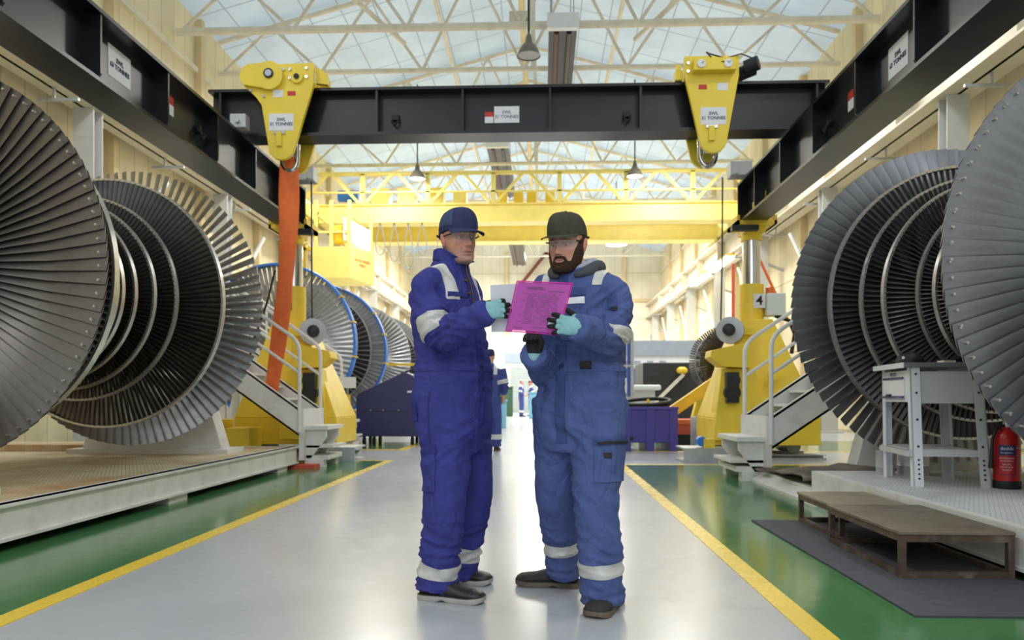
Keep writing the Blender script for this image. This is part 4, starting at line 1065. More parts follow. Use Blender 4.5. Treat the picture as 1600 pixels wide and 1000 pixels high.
# fire extinguisher
ex, ey = 3.40, 5.76
t = thing('fire_extinguisher', (ex, ey, RZ), 'red fire extinguisher standing on the right platform beside the workbench', 'fire extinguisher')
MB().lathe((ex, ey, RZ + .05), (0, 0, 1), [(.088, 0), (.088, .3), (.08, .34), (.055, .37), (.03, .385), (.03, .4)], 32).build('cylinder', 'ext_red', t, 40)
MB().lathe((ex, ey, RZ), (0, 0, 1), [(.088, 0), (.091, .005), (.091, .055), (.088, .06)], 32).build('base_ring', 'black_rubber', t, 40)
q = MB(); q.cyl((ex, ey, RZ + .44), (ex, ey, RZ + .485), .026, n=14); q.box(ex - .02, ex + .1, ey - .012, ey + .012, RZ + .475, RZ + .49); q.build('valve', 'chrome', t, 40)
q = MB(); q.bar((ex - .02, ey, RZ + .5), (ex + .1, ey, RZ + .52), .02, .014); q.bar((ex, ey, RZ + .47), (ex + .09, ey, RZ + .45), .02, .012); q.build('lever', 'post_yellow', t)
MB().cyl((ex - .01, ey - .025, RZ + .465), (ex - .01, ey - .04, RZ + .465), .017, n=12).build('gauge', 'sign_white', t, 40)
MB().tube([(ex - .02, ey - .01, RZ + .46), (ex - .08, ey - .02, RZ + .45), (ex - .12, ey - .03, RZ + .36), (ex - .125, ey - .03, RZ + .25), (ex - .13, ey - .03, RZ + .15)], [.011, .011, .011, .012, .02], 10).build('hose', 'cable_black', t, 60)
def curved_label(x, y, r, a0, a1, z0, z1, m, nm, par):
    q = MB(); vs = []; n = 12
    for k in range(n + 1):
        a = math.radians(a0 + (a1 - a0) * k / n)
        for z in (z0, z1): vs.append((x + r * math.cos(a), y + r * math.sin(a), z))
        for z in (z0, z1): vs.append((x + (r - .001) * math.cos(a), y + (r - .001) * math.sin(a), z))
    fs = []
    for k in range(n):
        b = k * 4; fs += [(b, b + 1, b + 5, b + 4), (b + 2, b + 6, b + 7, b + 3), (b + 1, b + 3, b + 7, b + 5), (b, b + 4, b + 6, b + 2)]
    fs += [(0, 2, 3, 1), (n * 4, n * 4 + 1, n * 4 + 3, n * 4 + 2)]
    q.add(vs, fs); return q.build(nm, m, par, 60)
lb = curved_label(ex, ey, .0895, 205, 275, RZ + .1, RZ + .32, 'ext_blue', 'label', t)
curved_label(ex, ey, .0905, 208, 272, RZ + .105, RZ + .245, 'ext_red', 'label_panel', lb)
def wrap_text(body, size, z, amid, r, m, par):
    o = text_part(body, size, (0, 0, 0), (1, 0, 0), (0, 1, 0), m, None, 'lettering', .0004)
    me = o.data
    for v in me.vertices:
        a = math.radians(amid) + v.co.x / r
        v.co = Vector((ex + (r + v.co.z) * math.cos(a), ey + (r + v.co.z) * math.sin(a), z + v.co.y)) - world_origin(par)
    o.parent = par; o.location = (0, 0, 0)
wrap_text('dodds', .034, RZ + .295, 240, .0905, 'sign_white', lb)
wrap_text('fire systems', .016, RZ + .265, 240, .0905, 'sign_white', lb)
for i, (w, z) in enumerate((('EXTINGUISHER', .225), ('FOAM SPRAY', .205), ('PULL PIN', .18), ('AIM AT BASE', .16), ('SQUEEZE', .14))):
    wrap_text(w, .014, RZ + z, 240, .0915, 'sign_white', lb)
wrap_text('A B C', .022, RZ + .3, 298, .0895, 'sign_white', t)

# two low step frames and the mat
o = MB().box(1.57, 2.40, 3.3, 5.83, .004, .012).build('floor_mat', 'floor_mat'); tag(o, 'dark grey rubber mat on the green floor under the steps', 'mat')
def low_step(x0, x1, y0, y1, zt, label, top='step_plate'):
    t = thing('low_step', ((x0 + x1) / 2, (y0 + y1) / 2, .012), label, 'step', 'low steel-framed steps')
    z0 = .012; w = .032
    q = MB()
    nxx = 10; vs = []; fs = []
    MB().box(x0 - .01, x1, y0 - .01, y1, zt - .018, zt).build('deck', top, t, bevel=.003)
    q = MB(); q.box(x0, x1, y0, y0 + w, zt - .055, zt - .018); q.box(x0, x1, y1 - w, y1, zt - .055, zt - .018); q.box(x0, x0 + w, y0 + w, y1 - w, zt - .055, zt - .018); q.box(x1 - w, x1, y0 + w, y1 - w, zt - .055, zt - .018)
    q.build('top_frame', 'rusty_frame', t)
    q = MB(); q.box(x0, x1, y0, y0 + w, z0, z0 + w); q.box(x0, x1, y1 - w, y1, z0, z0 + w); q.box(x0, x0 + w, y0 + w, y1 - w, z0, z0 + w); q.box(x1 - w, x1, y0 + w, y1 - w, z0, z0 + w)
    q.build('bottom_frame', 'rusty_frame', t)
    for x in (x0, x1 - w):
        for y in (y0, y1 - w): MB().box(x, x + w, y, y + w, z0 + w, zt - .055).build('leg', 'rusty_frame', t)
low_step(1.82, 2.39, 3.98, 4.96, .25, 'low brown-topped step on the dark mat, nearer of the two')
low_step(1.90, 2.39, 4.98, 5.78, .232, 'low brown-topped step by the right platform, farther of the two', 'step_plate_pale')

# ------------------------------------------------------------------ mid-ground
# navy sloping machine cabinet on casters
bx, by = -2.98, 15.2
t = thing('machine_cabinet', (bx, by, 0), 'navy blue sloping machine cabinet on casters at the left of the aisle', 'cabinet')
out = [(-.63, .17), (.6, .17), (.63, .25), (.63, 1.15), (.45, 1.37), (.3, 1.42), (-.6, 1.0), (-.63, .9)]
MB().prism([(bx + a, b) for a, b in out], 1, by - .4, by + .4).build('body', 'navy_cabinet', t, bevel=.012)
MB().box(bx - .63, bx + .63, by - .405, by - .4, .66, .668).build('panel_seam', 'black_ink', t)
for dx in (-.35, -.1, .2): MB().cyl((bx + dx, by - .4, .68), (bx + dx, by - .41, .68), .012, n=8).build('rivet', 'galv', t)
MB().box(bx + .37, bx + .6, by - .41, by - .4, 1.02, 1.06).build('name_plate', 'sign_white', t)
MB().box(bx + .5, bx + .6, by - .41, by - .4, .63, .67).build('warning_label', 'post_yellow', t)
q = MB(); q.prism([(bx + .45, 1.37), (bx + .63, 1.15), (bx + .7, 1.2), (bx + .6, 1.4)], 1, by - .3, by + .3); q.build('control_panel', 'bench_grey', t)
MB().tube([(bx + .2, by - .2, 1.4), (bx + .5, by - .2, 1.5), (bx + .72, by - .2, 1.3), (bx + .8, by - .2, .8)], .02, 8).build('hose', 'cable_black', t, 60)
MB().box(bx + .64, bx + .95, by - .3, by + .3, .3, .75).build('side_unit', 'dark_machine', t)
MB().box(bx + .66, bx + .85, by - .32, by - .3, .5, .62).build('side_label', 'red_block', t)
MB().box(bx + .72, bx + .85, by - .33, by - .31, .32, .5).build('side_label', 'sign_white', t)
for dx in (-.5, -.3, .45, .62):
    for dy in (-.28, .28):
        q = MB(); q.cyl((bx + dx - .025, by + dy, .075), (bx + dx + .025, by + dy, .075), .075, n=16); q.box(bx + dx - .02, bx + dx + .02, by + dy - .03, by + dy + .03, .1, .17)
        q.build('caster', 'black_rubber', t, 40)
# yellow guard rails around the far left rotor
t = thing('guard_rail', (-4.1, 19.5, 0), 'yellow tube guard rail beside the farthest left rotor', 'railing')
for x in (-4.75, -4.05, -3.0): MB().box(x - .05, x + .05, 18.95, 19.05, 0, 1.75).build('post', 'post_yellow', t)
for z in (1.1, 1.72): MB().box(-4.75, -2.6, 18.96, 19.04, z, z + .06).build('rail', 'post_yellow', t)
MB().bar((-4.75, 19, 1.75), (-5.3, 19, .9), .08, .08).build('rail', 'post_yellow', t)
MB().bar((-4.75, 19, 1.15), (-5.2, 19, .6), .08, .08).build('rail', 'post_yellow', t)
# posts with sign plates on both sides of the aisle
def sign_post(x, y, zt, zs, lb, w=.34, h=.2, m='sign_white'):
    t = thing('sign_post', (x, y, 0), lb, 'sign post', 'yellow posts with sign plates')
    MB().box(x - .09, x + .09, y - .09, y + .09, 0, .02).build('base', 'post_yellow', t)
    MB().cyl((x, y, .02), (x, y, zt), .055, n=14).build('post', 'post_yellow', t, 40)
    MB().cyl((x, y, zt), (x, y, zs - h / 2 + .02), .02, n=8).build('stem', 'steel_grey', t)
    MB().box(x - w / 2, x + w / 2, y - .08, y - .06, zs - h / 2, zs + h / 2).build('sign_plate', m, t)
sign_post(-3.55, 13.9, .98, 1.2, 'yellow post with pale sign plate left of the navy cabinet')
sign_post(1.32, 13.2, 1.0, 1.13, 'yellow post with white sign plate left of the blue bin', .24, .26, 'white_clean')

# blue pallet box with hoses
px0, px1, py0, py1 = 1.39, 2.33, 13.3, 14.3
t = thing('pallet_box', ((px0 + px1) / 2, 13.8, 0), 'violet blue plastic pallet box on the right of the aisle', 'crate')
q = MB()
q.box(px0, px1, py0, py0 + .04, .17, .76); q.box(px0, px1, py1 - .04, py1, .17, .76); q.box(px0, px0 + .04, py0, py1, .17, .76); q.box(px1 - .04, px1, py0, py1, .17, .76); q.box(px0, px1, py0, py1, .15, .19)
q.build('body', 'bin_blue', t)
q = MB()
for x in (px0, (px0 + px1) / 2 - .07, px1 - .14): q.box(x, x + .14, py0 - .025, py0, .0, .76)
q.box(px0, px1, py0 - .02, py0, .16, .2); q.box(px0 - .01, px1 + .01, py0 - .035, py0, .72, .77)
q.build('front_ribs', 'bin_blue', t, bevel=.006)
for x in (px0, (px0 + px1) / 2 - .07, px1 - .14): MB().box(x, x + .14, py0, py1, 0, .15).build('foot', 'bin_blue', t)
MB().cyl((px0 + .15, py0 - .03, .22), (px0 + .15, py0, .22), .035, n=12).build('drain_plug', 'black_rubber', t, 40)
t = thing('hose_coil', (1.86, 13.8, .19), 'coil of black hoses lying in the blue pallet box', 'hose')
for i in range(6):
    r = .36 + .012 * i; z = .55 + .06 * i
    pts = [(1.86 + r * math.cos(2 * PI * k / 28), 13.8 + r * .95 * math.sin(2 * PI * k / 28), z + .06 * math.sin(2 * PI * k / 28 + i) + .09 * math.sin(2 * PI * k / 28 + 1.2)) for k in range(28)]
    MB().tube(pts, .034, 8, closed=True).build('hose', 'cable_black', t, 60)
MB().tube([(1.78 + .06 * math.sin(k * .5), 13.42, .78 + .05 * k * .6) for k in range(5)], .022, 8).build('yellow_tie', 'post_yellow', t, 60)
MB().box(1.6, 2.1, 13.6, 14.0, .19, .5).build('lower_coil', 'cable_black', t)
# small crate stack and orange pallet behind tower 4
t = thing('stillage', (2.95, 13.8, 0), 'pale metal basket of packed parts beside yellow tower 4', 'basket')
q = MB()
for z in (.08, .2, .34, .48, .6): q.box(2.68, 3.2, 13.52, 13.54, z, z + .025)
for x in (2.68, 2.85, 3.02, 3.18): q.box(x, x + .02, 13.5, 13.52, .02, .62)
q.build('mesh_front', 'galv', t)
MB().box(2.7, 3.18, 13.55, 14.1, .03, .58).build('load', 'bench_grey', t)
MB().box(2.68, 3.2, 13.5, 14.12, 0, .03).build('base', 'galv', t)
t = thing('pallet', (3.0, 15.3, 0), 'orange pallet on the floor behind the metal basket', 'pallet')
MB().box(2.45, 3.6, 14.8, 15.9, .22, .5).build('deck', 'red_block', t)
MB().box(2.5, 3.5, 14.9, 15.8, 0, .22).build('base', 'dark_machine', t)
MB().box(2.45, 3.6, 14.79, 14.8, .42, .5).build('edge_strip', 'orange_plastic', t)
t = thing('raking_frame', (3.4, 16.2, 0), 'yellow raking steel frame before the small dark rotor', 'frame')
MB().bar((2.6, 16.2, .55), (3.75, 16.2, 1.35), .22, .16, (0, 1, 0)).build('strut', 'post_yellow', t)
MB().box(3.62, 3.85, 16.1, 16.3, 0, 1.75).build('upright', 'post_yellow', t)
MB().box(2.5, 2.8, 16.1, 16.3, 0, .6).build('upright', 'post_yellow', t)
# grey cabinet and aluminium framed screen
t = thing('grey_cabinet', (2.2, 20.6, 0), 'pale grey low cabinet with rounded lid behind the blue pallet box', 'cabinet')
MB().box(1.35, 2.95, 20.2, 21.2, 0, 1.12).build('body', 'bench_grey', t)
MB().box(1.2, 3.1, 20.1, 21.3, 1.12, 1.26).build('lid', 'office_white', t, bevel=.05)
t = thing('partition_screen', (1.7, 17.0, 0), 'aluminium framed screen with blue strips behind the bearded worker', 'screen')
for x in (1.52, 1.98): MB().box(x - .035, x + .035, 16.95, 17.05, 0, 2.35).build('post', 'galv', t)
for z in (.9, 1.6, 2.3): MB().box(1.52, 1.98, 16.96, 17.04, z, z + .05).build('rail', 'galv', t)
for i in range(4): MB().box(1.57 + .1 * i, 1.65 + .1 * i, 16.98, 17.0, .95, 2.3).build('strip', 'door_blue' if i % 2 else 'navy_cabinet', t)
# long blue-grey office front and dark stacked machinery right
t = thing('workshop_office', (4.5, 32.0, 0), 'low blue and white workshop office along the right, far back', 'office')
MB().box(2.5, 6.9, 31.0, 36.0, 0, 2.6).build('body', 'office_white', t)
MB().box(2.45, 6.9, 30.9, 36.0, 2.6, 3.2).build('fascia', 'band_grey', t)
for i in range(3): MB().box(2.7 + 1.35 * i, 3.95 + 1.35 * i, 30.95, 31.0, 1.2, 2.1).build('window_band', 'door_blue', t)
for i in range(5): MB().box(2.7 + .5 * i, 2.95 + .5 * i, 30.95, 31.0, 2.25, 2.4).build('vent', 'band_grey', t)
t = thing('dark_machine', (4.0, 23.5, 0), 'large dark glazed machine housing behind the small rotor', 'machine')
MB().box(2.95, 5.6, 22.6, 24.6, 0, 1.95).build('housing', 'dark_machine', t, bevel=.03)
MB().bar((3.0, 22.5, .5), (4.1, 22.4, 1.6), .1, .1).build('boom', 'truss_cream', t)
MB().bar((3.0, 22.45, .3), (3.1, 22.45, .95), .16, .1).build('red_post', 'red_block', t)
MB().lathe((4.05, 22.4, 1.62), (0, 0, 1), [(.1, 0), (.16, .05), (.16, .13), (.08, .19)], 14).build('lamp', 'post_yellow', t, 40)
# red upright pipe and raking hose on the right wall side
o = MB().tube([(6.1, 24.8, 0), (6.1, 24.8, 5.2)], .05, 8).build('riser_pipe', 'red_block'); tag(o, 'thin red riser pipe left of the right runway columns', 'pipe')
o = MB().tube([(4.55, 16.5, 4.0), (5.2, 16.5, 2.6), (5.9, 16.6, 1.7)], .03, 8).build('air_hose', 'orange_sling', None, 60); tag(o, 'orange air hose slanting down behind yellow tower 4', 'hose')
# left far clutter: white panels and tanks
t = thing('white_rack', (-4.0, 25.5, 0), 'bright white equipment rack far back left of the aisle', 'rack')
MB().box(-4.7, -3.2, 25.2, 26.4, 0, 1.6).build('body', 'office_white', t)
MB().box(-4.3, -3.9, 25.1, 25.2, 1.6, 2.3).build('upright', 'office_white', t)
MB().box(-3.8, -3.4, 25.15, 25.2, .9, 1.4).build('panel', 'band_grey', t)
# far end: office wall with shutter, tanks and bins
t = thing('shutter_wall', (-1.0, 46.0, 0), 'white end building with grey roller shutter at the end of the aisle', 'building')
MB().box(-6.0, 5.0, 46.0, 48.0, 0, 4.6).build('body', 'office_white', t)
MB().box(-2.2, 3.0, 45.9, 46.0, 3.0, 3.6).build('lintel', 'band_grey', t)
MB().box(-1.9, 2.6, 45.92, 46.0, 0, 2.75).build('roller_shutter', 'shutter_grey', t)
for i in range(18): MB().box(-1.9, 2.6, 45.9, 45.92, .1 + i * .15, .115 + i * .15).build('slat_line', 'band_grey', t)
MB().box(-5.6, -2.6, 45.9, 46.0, .2, 2.6).build('door_panel', 'white_clean', t)
def tote(x, y, w, h, m, nm, lb, cat='bin'):
    t = thing(nm, (x, y, 0), lb, cat)
    MB().box(x - w / 2, x + w / 2, y - w / 2, y + w / 2, 0, h).build('body', m, t, bevel=.03)
    MB().box(x - w / 2 - .03, x + w / 2 + .03, y - w / 2 - .03, y + w / 2 + .03, h, h + .06).build('rim', m, t)
tote(-.28, 34.2, .6, 1.1, 'pale_blue_bin', 'waste_bin', 'pale blue bin at the far end, right of the two small figures')
tote(-1.35, 23.5, .5, .8, 'pale_blue_bin', 'waste_bin', 'pale blue drum bin just behind the walking worker')
tote(-1.9, 38.0, .9, 1.4, 'green_tarp', 'waste_bin', 'dark green bin far off, left of the two small figures')
tote(-2.0, 33.0, .5, .8, 'sign_red', 'waste_bin', 'red bin far off at the left side of the aisle')

# ------------------------------------------------------------------ people
def attr_mat(name, rough=0.55, bump=0.0, bscale=300, spec=0.4, sss=0.0):
    m, N, L, b = noderoot(name)
    at = N.new('ShaderNodeAttribute'); at.attribute_name = 'tone'
    tc = N.new('ShaderNodeTexCoord'); nz = N.new('ShaderNodeTexNoise'); nz.inputs['Scale'].default_value = 45; nz.inputs['Detail'].default_value = 4
    L.new(tc.outputs['Object'], nz.inputs['Vector'])
    mr = N.new('ShaderNodeMapRange'); mr.inputs['To Min'].default_value = 0.9; mr.inputs['To Max'].default_value = 1.1
    mr.inputs['From Min'].default_value = 0.3; mr.inputs['From Max'].default_value = 0.7
    L.new(nz.outputs['Fac'], mr.inputs['Value'])
    mx = N.new('ShaderNodeMix'); mx.data_type = 'RGBA'; mx.blend_type = 'MULTIPLY'; mx.inputs['Factor'].default_value = 1
    L.new(at.outputs['Color'], mx.inputs['A']); L.new(mr.outputs[0], mx.inputs['B'])
    L.new(mx.outputs['Result'], b.inputs['Base Color'])
    b.inputs['Roughness'].default_value = rough; b.inputs['Specular IOR Level'].default_value = spec
    if bump:
        n3 = N.new('ShaderNodeTexNoise'); n3.inputs['Scale'].default_value = bscale; L.new(tc.outputs['Object'], n3.inputs['Vector'])
        bp = N.new('ShaderNodeBump'); bp.inputs['Strength'].default_value = bump; bp.inputs['Distance'].default_value = 0.004
        L.new(n3.outputs['Fac'], bp.inputs['Height']); L.new(bp.outputs[0], b.inputs['Normal'])
    if sss:
        b.inputs['Subsurface Weight'].default_value = sss; b.inputs['Subsurface Radius'].default_value = (1, .35, .2); b.inputs['Subsurface Scale'].default_value = .006
    M[name] = m
attr_mat('skin', 0.5, 0.12, 260, 0.4, 0.12)
attr_mat('glove', 0.7, 0.35, 420, 0.25)
defm('coverall_royal', (62, 66, 138), 0.8, 0, 0.1, 9, bump=0.25, bscale=260, spec=.15)
defm('coverall_royal_trim', (52, 56, 120), 0.8, 0, 0.1, 9, spec=.15)
defm('coverall_faded', (82, 98, 150), 0.82, 0, 0.13, 7, bump=0.3, bscale=260, spec=.15, stain=(72, 86, 132), stain_amt=0.5, stain_scale=5)
defm('coverall_faded_trim', (64, 80, 128), 0.82, 0, 0.1, 9, spec=.15)
defm('reflective', (202, 202, 198), 0.42, 0.1, 0.06, 30, spec=.4)
defm('cap_navy', (56, 63, 96), 0.85, 0, 0.1, 40, bump=0.2, bscale=300, spec=.1)
defm('cap_navy_mesh', (76, 88, 122), 0.85, 0, 0.15, 120, bump=0.5, bscale=500, spec=.1)
defm('cap_olive', (74, 74, 64), 0.85, 0, 0.12, 40, bump=0.2, bscale=300, spec=.1)
defm('beard', (84, 64, 52), 0.8, 0, 0.35, 160, bump=1.0, bscale=500, spec=.15)
defm('hair_brown', (82, 62, 50), 0.8, 0, 0.3, 160, bump=0.8, bscale=500, spec=.15)
defm('hair_grey', (128, 116, 106), 0.8, 0, 0.3, 160, bump=0.8, bscale=500, spec=.15)
defm('hood_grey', (84, 86, 92), 0.9, 0, 0.12, 30, bump=0.4, bscale=220, spec=.1)
defm('hood_pale', (176, 182, 198), 0.9, 0, 0.08, 30, bump=0.4, bscale=220, spec=.1)
defm('boot_leather', (44, 42, 42), 0.42, 0, 0.15, 20, bump=0.25, bscale=90)
defm('boot_nubuck', (52, 48, 46), 0.75, 0, 0.2, 25, bump=0.35, bscale=140)
defm('sole_grey', (168, 166, 160), 0.6, 0, 0.12, 20)
defm('sole_brown', (104, 92, 78), 0.7, 0, 0.2, 20)
defm('brass', (176, 140, 80), 0.35, 0.9, 0.05)
defm('eye_white', (206, 198, 190), 0.25)
defm('iris', (52, 54, 52), 0.15)
defm('glass_rim', (206, 210, 214), 0.2, 0.0, 0.02)
defm('folder_edge', (232, 40, 168), 0.35)
clear_plastic('pink_plastic', (240, 112, 222), 0.13, 0.25, 0.5, 0.62)
clear_plastic('lens_clear', (235, 240, 246), 0.06, 0.03, 1.0, 1.0)

def crease(key, scale, strength, dist, stretch):
    m = M[key]; N = m.node_tree.nodes; L = m.node_tree.links; b = N['Principled BSDF']
    tc = N.new('ShaderNodeTexCoord'); mp = N.new('ShaderNodeMapping'); mp.inputs['Scale'].default_value = stretch; mp.inputs['Rotation'].default_value = (.5, .3, .4)
    L.new(tc.outputs['Object'], mp.inputs['Vector'])
    n = N.new('ShaderNodeTexNoise'); n.inputs['Scale'].default_value = scale; n.inputs['Detail'].default_value = 3; n.inputs['Distortion'].default_value = 1.2
    L.new(mp.outputs[0], n.inputs['Vector'])
    r = N.new('ShaderNodeMath'); r.operation = 'SUBTRACT'; r.inputs[1].default_value = 0.5; L.new(n.outputs['Fac'], r.inputs[0])
    a = N.new('ShaderNodeMath'); a.operation = 'ABSOLUTE'; L.new(r.outputs[0], a.inputs[0])
    p = N.new('ShaderNodeMath'); p.operation = 'POWER'; p.inputs[1].default_value = 0.7; L.new(a.outputs[0], p.inputs[0])
    bp = N.new('ShaderNodeBump'); bp.inputs['Strength'].default_value = strength; bp.inputs['Distance'].default_value = dist
    L.new(p.outputs[0], bp.inputs['Height'])
    old = [l for l in L if l.to_socket == b.inputs['Normal']]
    if old: L.new(old[0].from_socket, bp.inputs['Normal'])
    L.new(bp.outputs[0], b.inputs['Normal'])
for key_ in ('coverall_royal', 'coverall_royal_trim', 'coverall_faded', 'coverall_faded_trim'): crease(key_, 6.5, .55, .035, (1, 1, .7))
def evaluated(mb, voxel, smooth_it, fac=0.5):
    me = bpy.data.meshes.new('tmp'); me.from_pydata(mb.v, [], mb.f)
    bm = bmesh.new(); bm.from_mesh(me); bmesh.ops.recalc_face_normals(bm, faces=bm.faces); bm.to_mesh(me); bm.free()
    ob = bpy.data.objects.new('tmp', me); C.objects.link(ob)
    r = ob.modifiers.new('r', 'REMESH'); r.mode = 'VOXEL'; r.voxel_size = voxel; r.adaptivity = 0
    if smooth_it:
        s = ob.modifiers.new('s', 'SMOOTH'); s.iterations = smooth_it; s.factor = fac
    dg = bpy.context.evaluated_depsgraph_get()
    out = bpy.data.meshes.new_from_object(ob.evaluated_get(dg))
    bpy.data.objects.remove(ob); bpy.data.meshes.remove(me)
    return out
def link_mesh(name, me, m, parent=None, smooth=180, origin=None):
    """mesh in world coordinates -> object"""
    org = world_origin(parent) if parent else Vector(origin)
    me.transform(Matrix.Translation(-org))
    me.materials.clear(); me.materials.append(M[m] if isinstance(m, str) else m)
    me.polygons.foreach_set('use_smooth', [True] * len(me.polygons))
    if smooth < 180: me.set_sharp_from_angle(angle=math.radians(smooth))
    o = bpy.data.objects.new(name, me); C.objects.link(o)
    if parent: o.parent = parent
    else: o.location = org
    ORI[o.name] = org.copy()
    return o
def set_tone(me, cols):
    at = me.color_attributes.new('tone', 'FLOAT_COLOR', 'POINT')
    flat = []
    for c in cols: flat += [c[0], c[1], c[2], 1.0]
    at.data.foreach_set('color', flat)
def patch(src, planes, name, m, parent, off=.003, thick=.003, facing=None, near=None, fmin=0.0):
    """a sewn-on piece: cut from the garment surface by planes (point, normal kept side), lifted and given thickness"""
    bm = bmesh.new(); bm.from_mesh(src)
    if near:
        p0, p1, rad = Vector(near[0]), Vector(near[1]), near[2]
        d = p1 - p0; L2 = d.length_squared
        kill = []
        for v in bm.verts:
            t = max(0, min(1, (v.co - p0).dot(d) / L2))
            if (v.co - p0 - d * t).length > rad: kill.append(v)
        bmesh.ops.delete(bm, geom=kill, context='VERTS')
    if facing is not None:
        fv = Vector(facing).normalized()
        bmesh.ops.delete(bm, geom=[f for f in bm.faces if f.normal.dot(fv) < fmin], context='FACES')
    for co, no in planes:
        g = bm.verts[:] + bm.edges[:] + bm.faces[:]
        if not g: break
        bmesh.ops.bisect_plane(bm, geom=g, plane_co=Vector(co), plane_no=-Vector(no).normalized(), clear_outer=True)
    bm.normal_update()
    for v in bm.verts: v.co += v.normal * off
    r = bmesh.ops.solidify(bm, geom=bm.faces[:], thickness=thick)
    me = bpy.data.meshes.new(name); bm.to_mesh(me); bm.free()
    if not me.polygons: return None
    return link_mesh(name, me, m, parent, 50)
def band(src, p0, p1, t0, t1, rad, name, m, parent, off=.003):
    p0 = Vector(p0); p1 = Vector(p1); d = (p1 - p0); 
    return patch(src, [(p0 + d * t0, d), (p0 + d * t1, -d)], name, m, parent, off, near=(p0 + d * (t0 - .05), p0 + d * (t1 + .05), rad))

# ---- head
HT = [(-.121, .056, .004, .020), (-.114, .082, -.012, .037), (-.100, .090, -.032, .050), (-.080, .089, -.052, .059), (-.060, .088, -.070, .0645),
      (-.040, .087, -.083, .0685), (-.020, .085, -.091, .0715), (0, .083, -.096, .074), (.02, .087, -.099, .0755), (.045, .088, -.100, .0765),
      (.07, .080, -.097, .0735), (.09, .063, -.085, .065), (.105, .040, -.063, .049), (.115, .013, -.036, .028), (.119, -.006, -.018, .010)]
def ht(z):
    if z <= HT[0][0]: return HT[0][1:]
    for i in range(len(HT) - 1):
        a, b = HT[i], HT[i + 1]
        if z <= b[0]:
            t = (z - a[0]) / (b[0] - a[0])
            p = HT[max(0, i - 1)]; q = HT[min(len(HT) - 1, i + 2)]
            out = []
            for k in (1, 2, 3):
                m0 = (b[k] - p[k]) / max(1e-6, b[0] - p[0]) * (b[0] - a[0]); m1 = (q[k] - a[k]) / max(1e-6, q[0] - a[0]) * (b[0] - a[0])
                t2, t3 = t * t, t * t * t
                out.append((2 * t3 - 3 * t2 + 1) * a[k] + (t3 - 2 * t2 + t) * m0 + (-2 * t3 + 3 * t2) * b[k] + (t3 - t2) * m1)
            return out
    return HT[-1][1:]
def G(v, c, s): return math.exp(-((v - c) / s) ** 2)
def face_bump(x, z, k):
    ax = abs(x); d = 0.0
    # nose
    if -.06 < z < .03:
        u = max(0, min(1, (.014 - z) / .05))
        h = (.008 + .023 * u ** 1.2) * (1 if z > -.036 else math.exp(-((z + .036) / .0075) ** 2))
        h *= 1 if z < .014 else math.exp(-((z - .014) / .012) ** 2)
        d += k.get('nose', 1) * h * math.exp(-(x / (.0075 + .0045 * u)) ** 2)
        d += .008 * G(ax, .0135, .0065) * G(z, -.039, .008)
    d -= .0125 * G(ax, .031, .016) * G(z, -.001, .0105)
    d += .0055 * G(ax, .026, .02) * G(z, .019, .0075)
    d += .0035 * G(ax, .031, .013) * G(z, .0075, .003)
    d += .002 * G(ax, .031, .013) * G(z, -.0095, .003)
    d += .005 * G(ax, .044, .016) * G(z, -.026, .015)
    d -= .004 * G(ax, .047, .014) * G(z, -.062, .018)
    d -= .0042 * G(ax, .024 + max(0, (-.045 - z)) * .35, .004) * (G(z, -.055, .017))
    d += .0034 * G(x, 0, .022) * G(z, -.0630, .0046) + .0042 * G(x, 0, .019) * G(z, -.0760, .0052)
    d -= .0045 * G(x, 0, .026) * G(z, -.0695, .0026)
    d -= .0055 * G(x, 0, .02) * G(z, -.0875, .005)
    d += .006 * G(x, 0, .018) * G(z, -.104, .011)
    return d
def head_point(a, z, k, off=0.0):
    f, b, w = ht(z)
    cy = (f + b) / 2; hy = (f - b) / 2
    ca, sa = math.cos(a), math.sin(a)
    e = 2.25 if ca > 0 else 2.1
    r = (abs(sa) ** e + abs(ca) ** e) ** (-1 / e)
    x = (w * k.get('wide', 1) + off) * sa * r; y = cy + (hy + off) * ca * r
    if ca > 0: y += face_bump(x, z, k) * min(1, ca * 2.2)
    return Vector((x, y, z))
def head_mb(k, mtx, mb):
    n = 104; rings = []
    zs = [-.1205 + i * .0024 for i in range(100)]
    for z in zs: rings.append([mtx @ head_point(2 * PI * j / n, min(z, .1188), k) for j in range(n)])
    mb.loft(rings)
    for s in (-1, 1):   # eyelids
        for cz, cy, rx, ry, rz in ((.0088, .0660, .0160, .0140, .0080), (-.0108, .0648, .0150, .0128, .0078)):
            mb.loft([[mtx @ Vector((s * .031 + rx * math.sqrt(max(.01, 1 - u * u)) * math.cos(t), cy + ry * math.sqrt(max(.01, 1 - u * u)) * math.sin(t), cz + rz * u)) for t in [2 * PI * j / 14 for j in range(14)]] for u in [-.99 + 1.98 * i / 8 for i in range(9)]])
    for s in (-1, 1):   # ears
        er = []
        for i in range(9):
            u = -1 + 2 * i / 8
            r = math.sqrt(max(.02, 1 - u * u))
            er.append([mtx @ Vector((s * (k.get('wide', 1) * .0735 + .005 + .006 * math.cos(t) * r + .004 * (u + .4)), -.012 + .019 * math.sin(t) * r * (1 if u > -.3 else .8) - .006 * u, -.012 + .033 * u)) for t in [2 * PI * j / 12 for j in range(12)]])
        mb.loft(er)
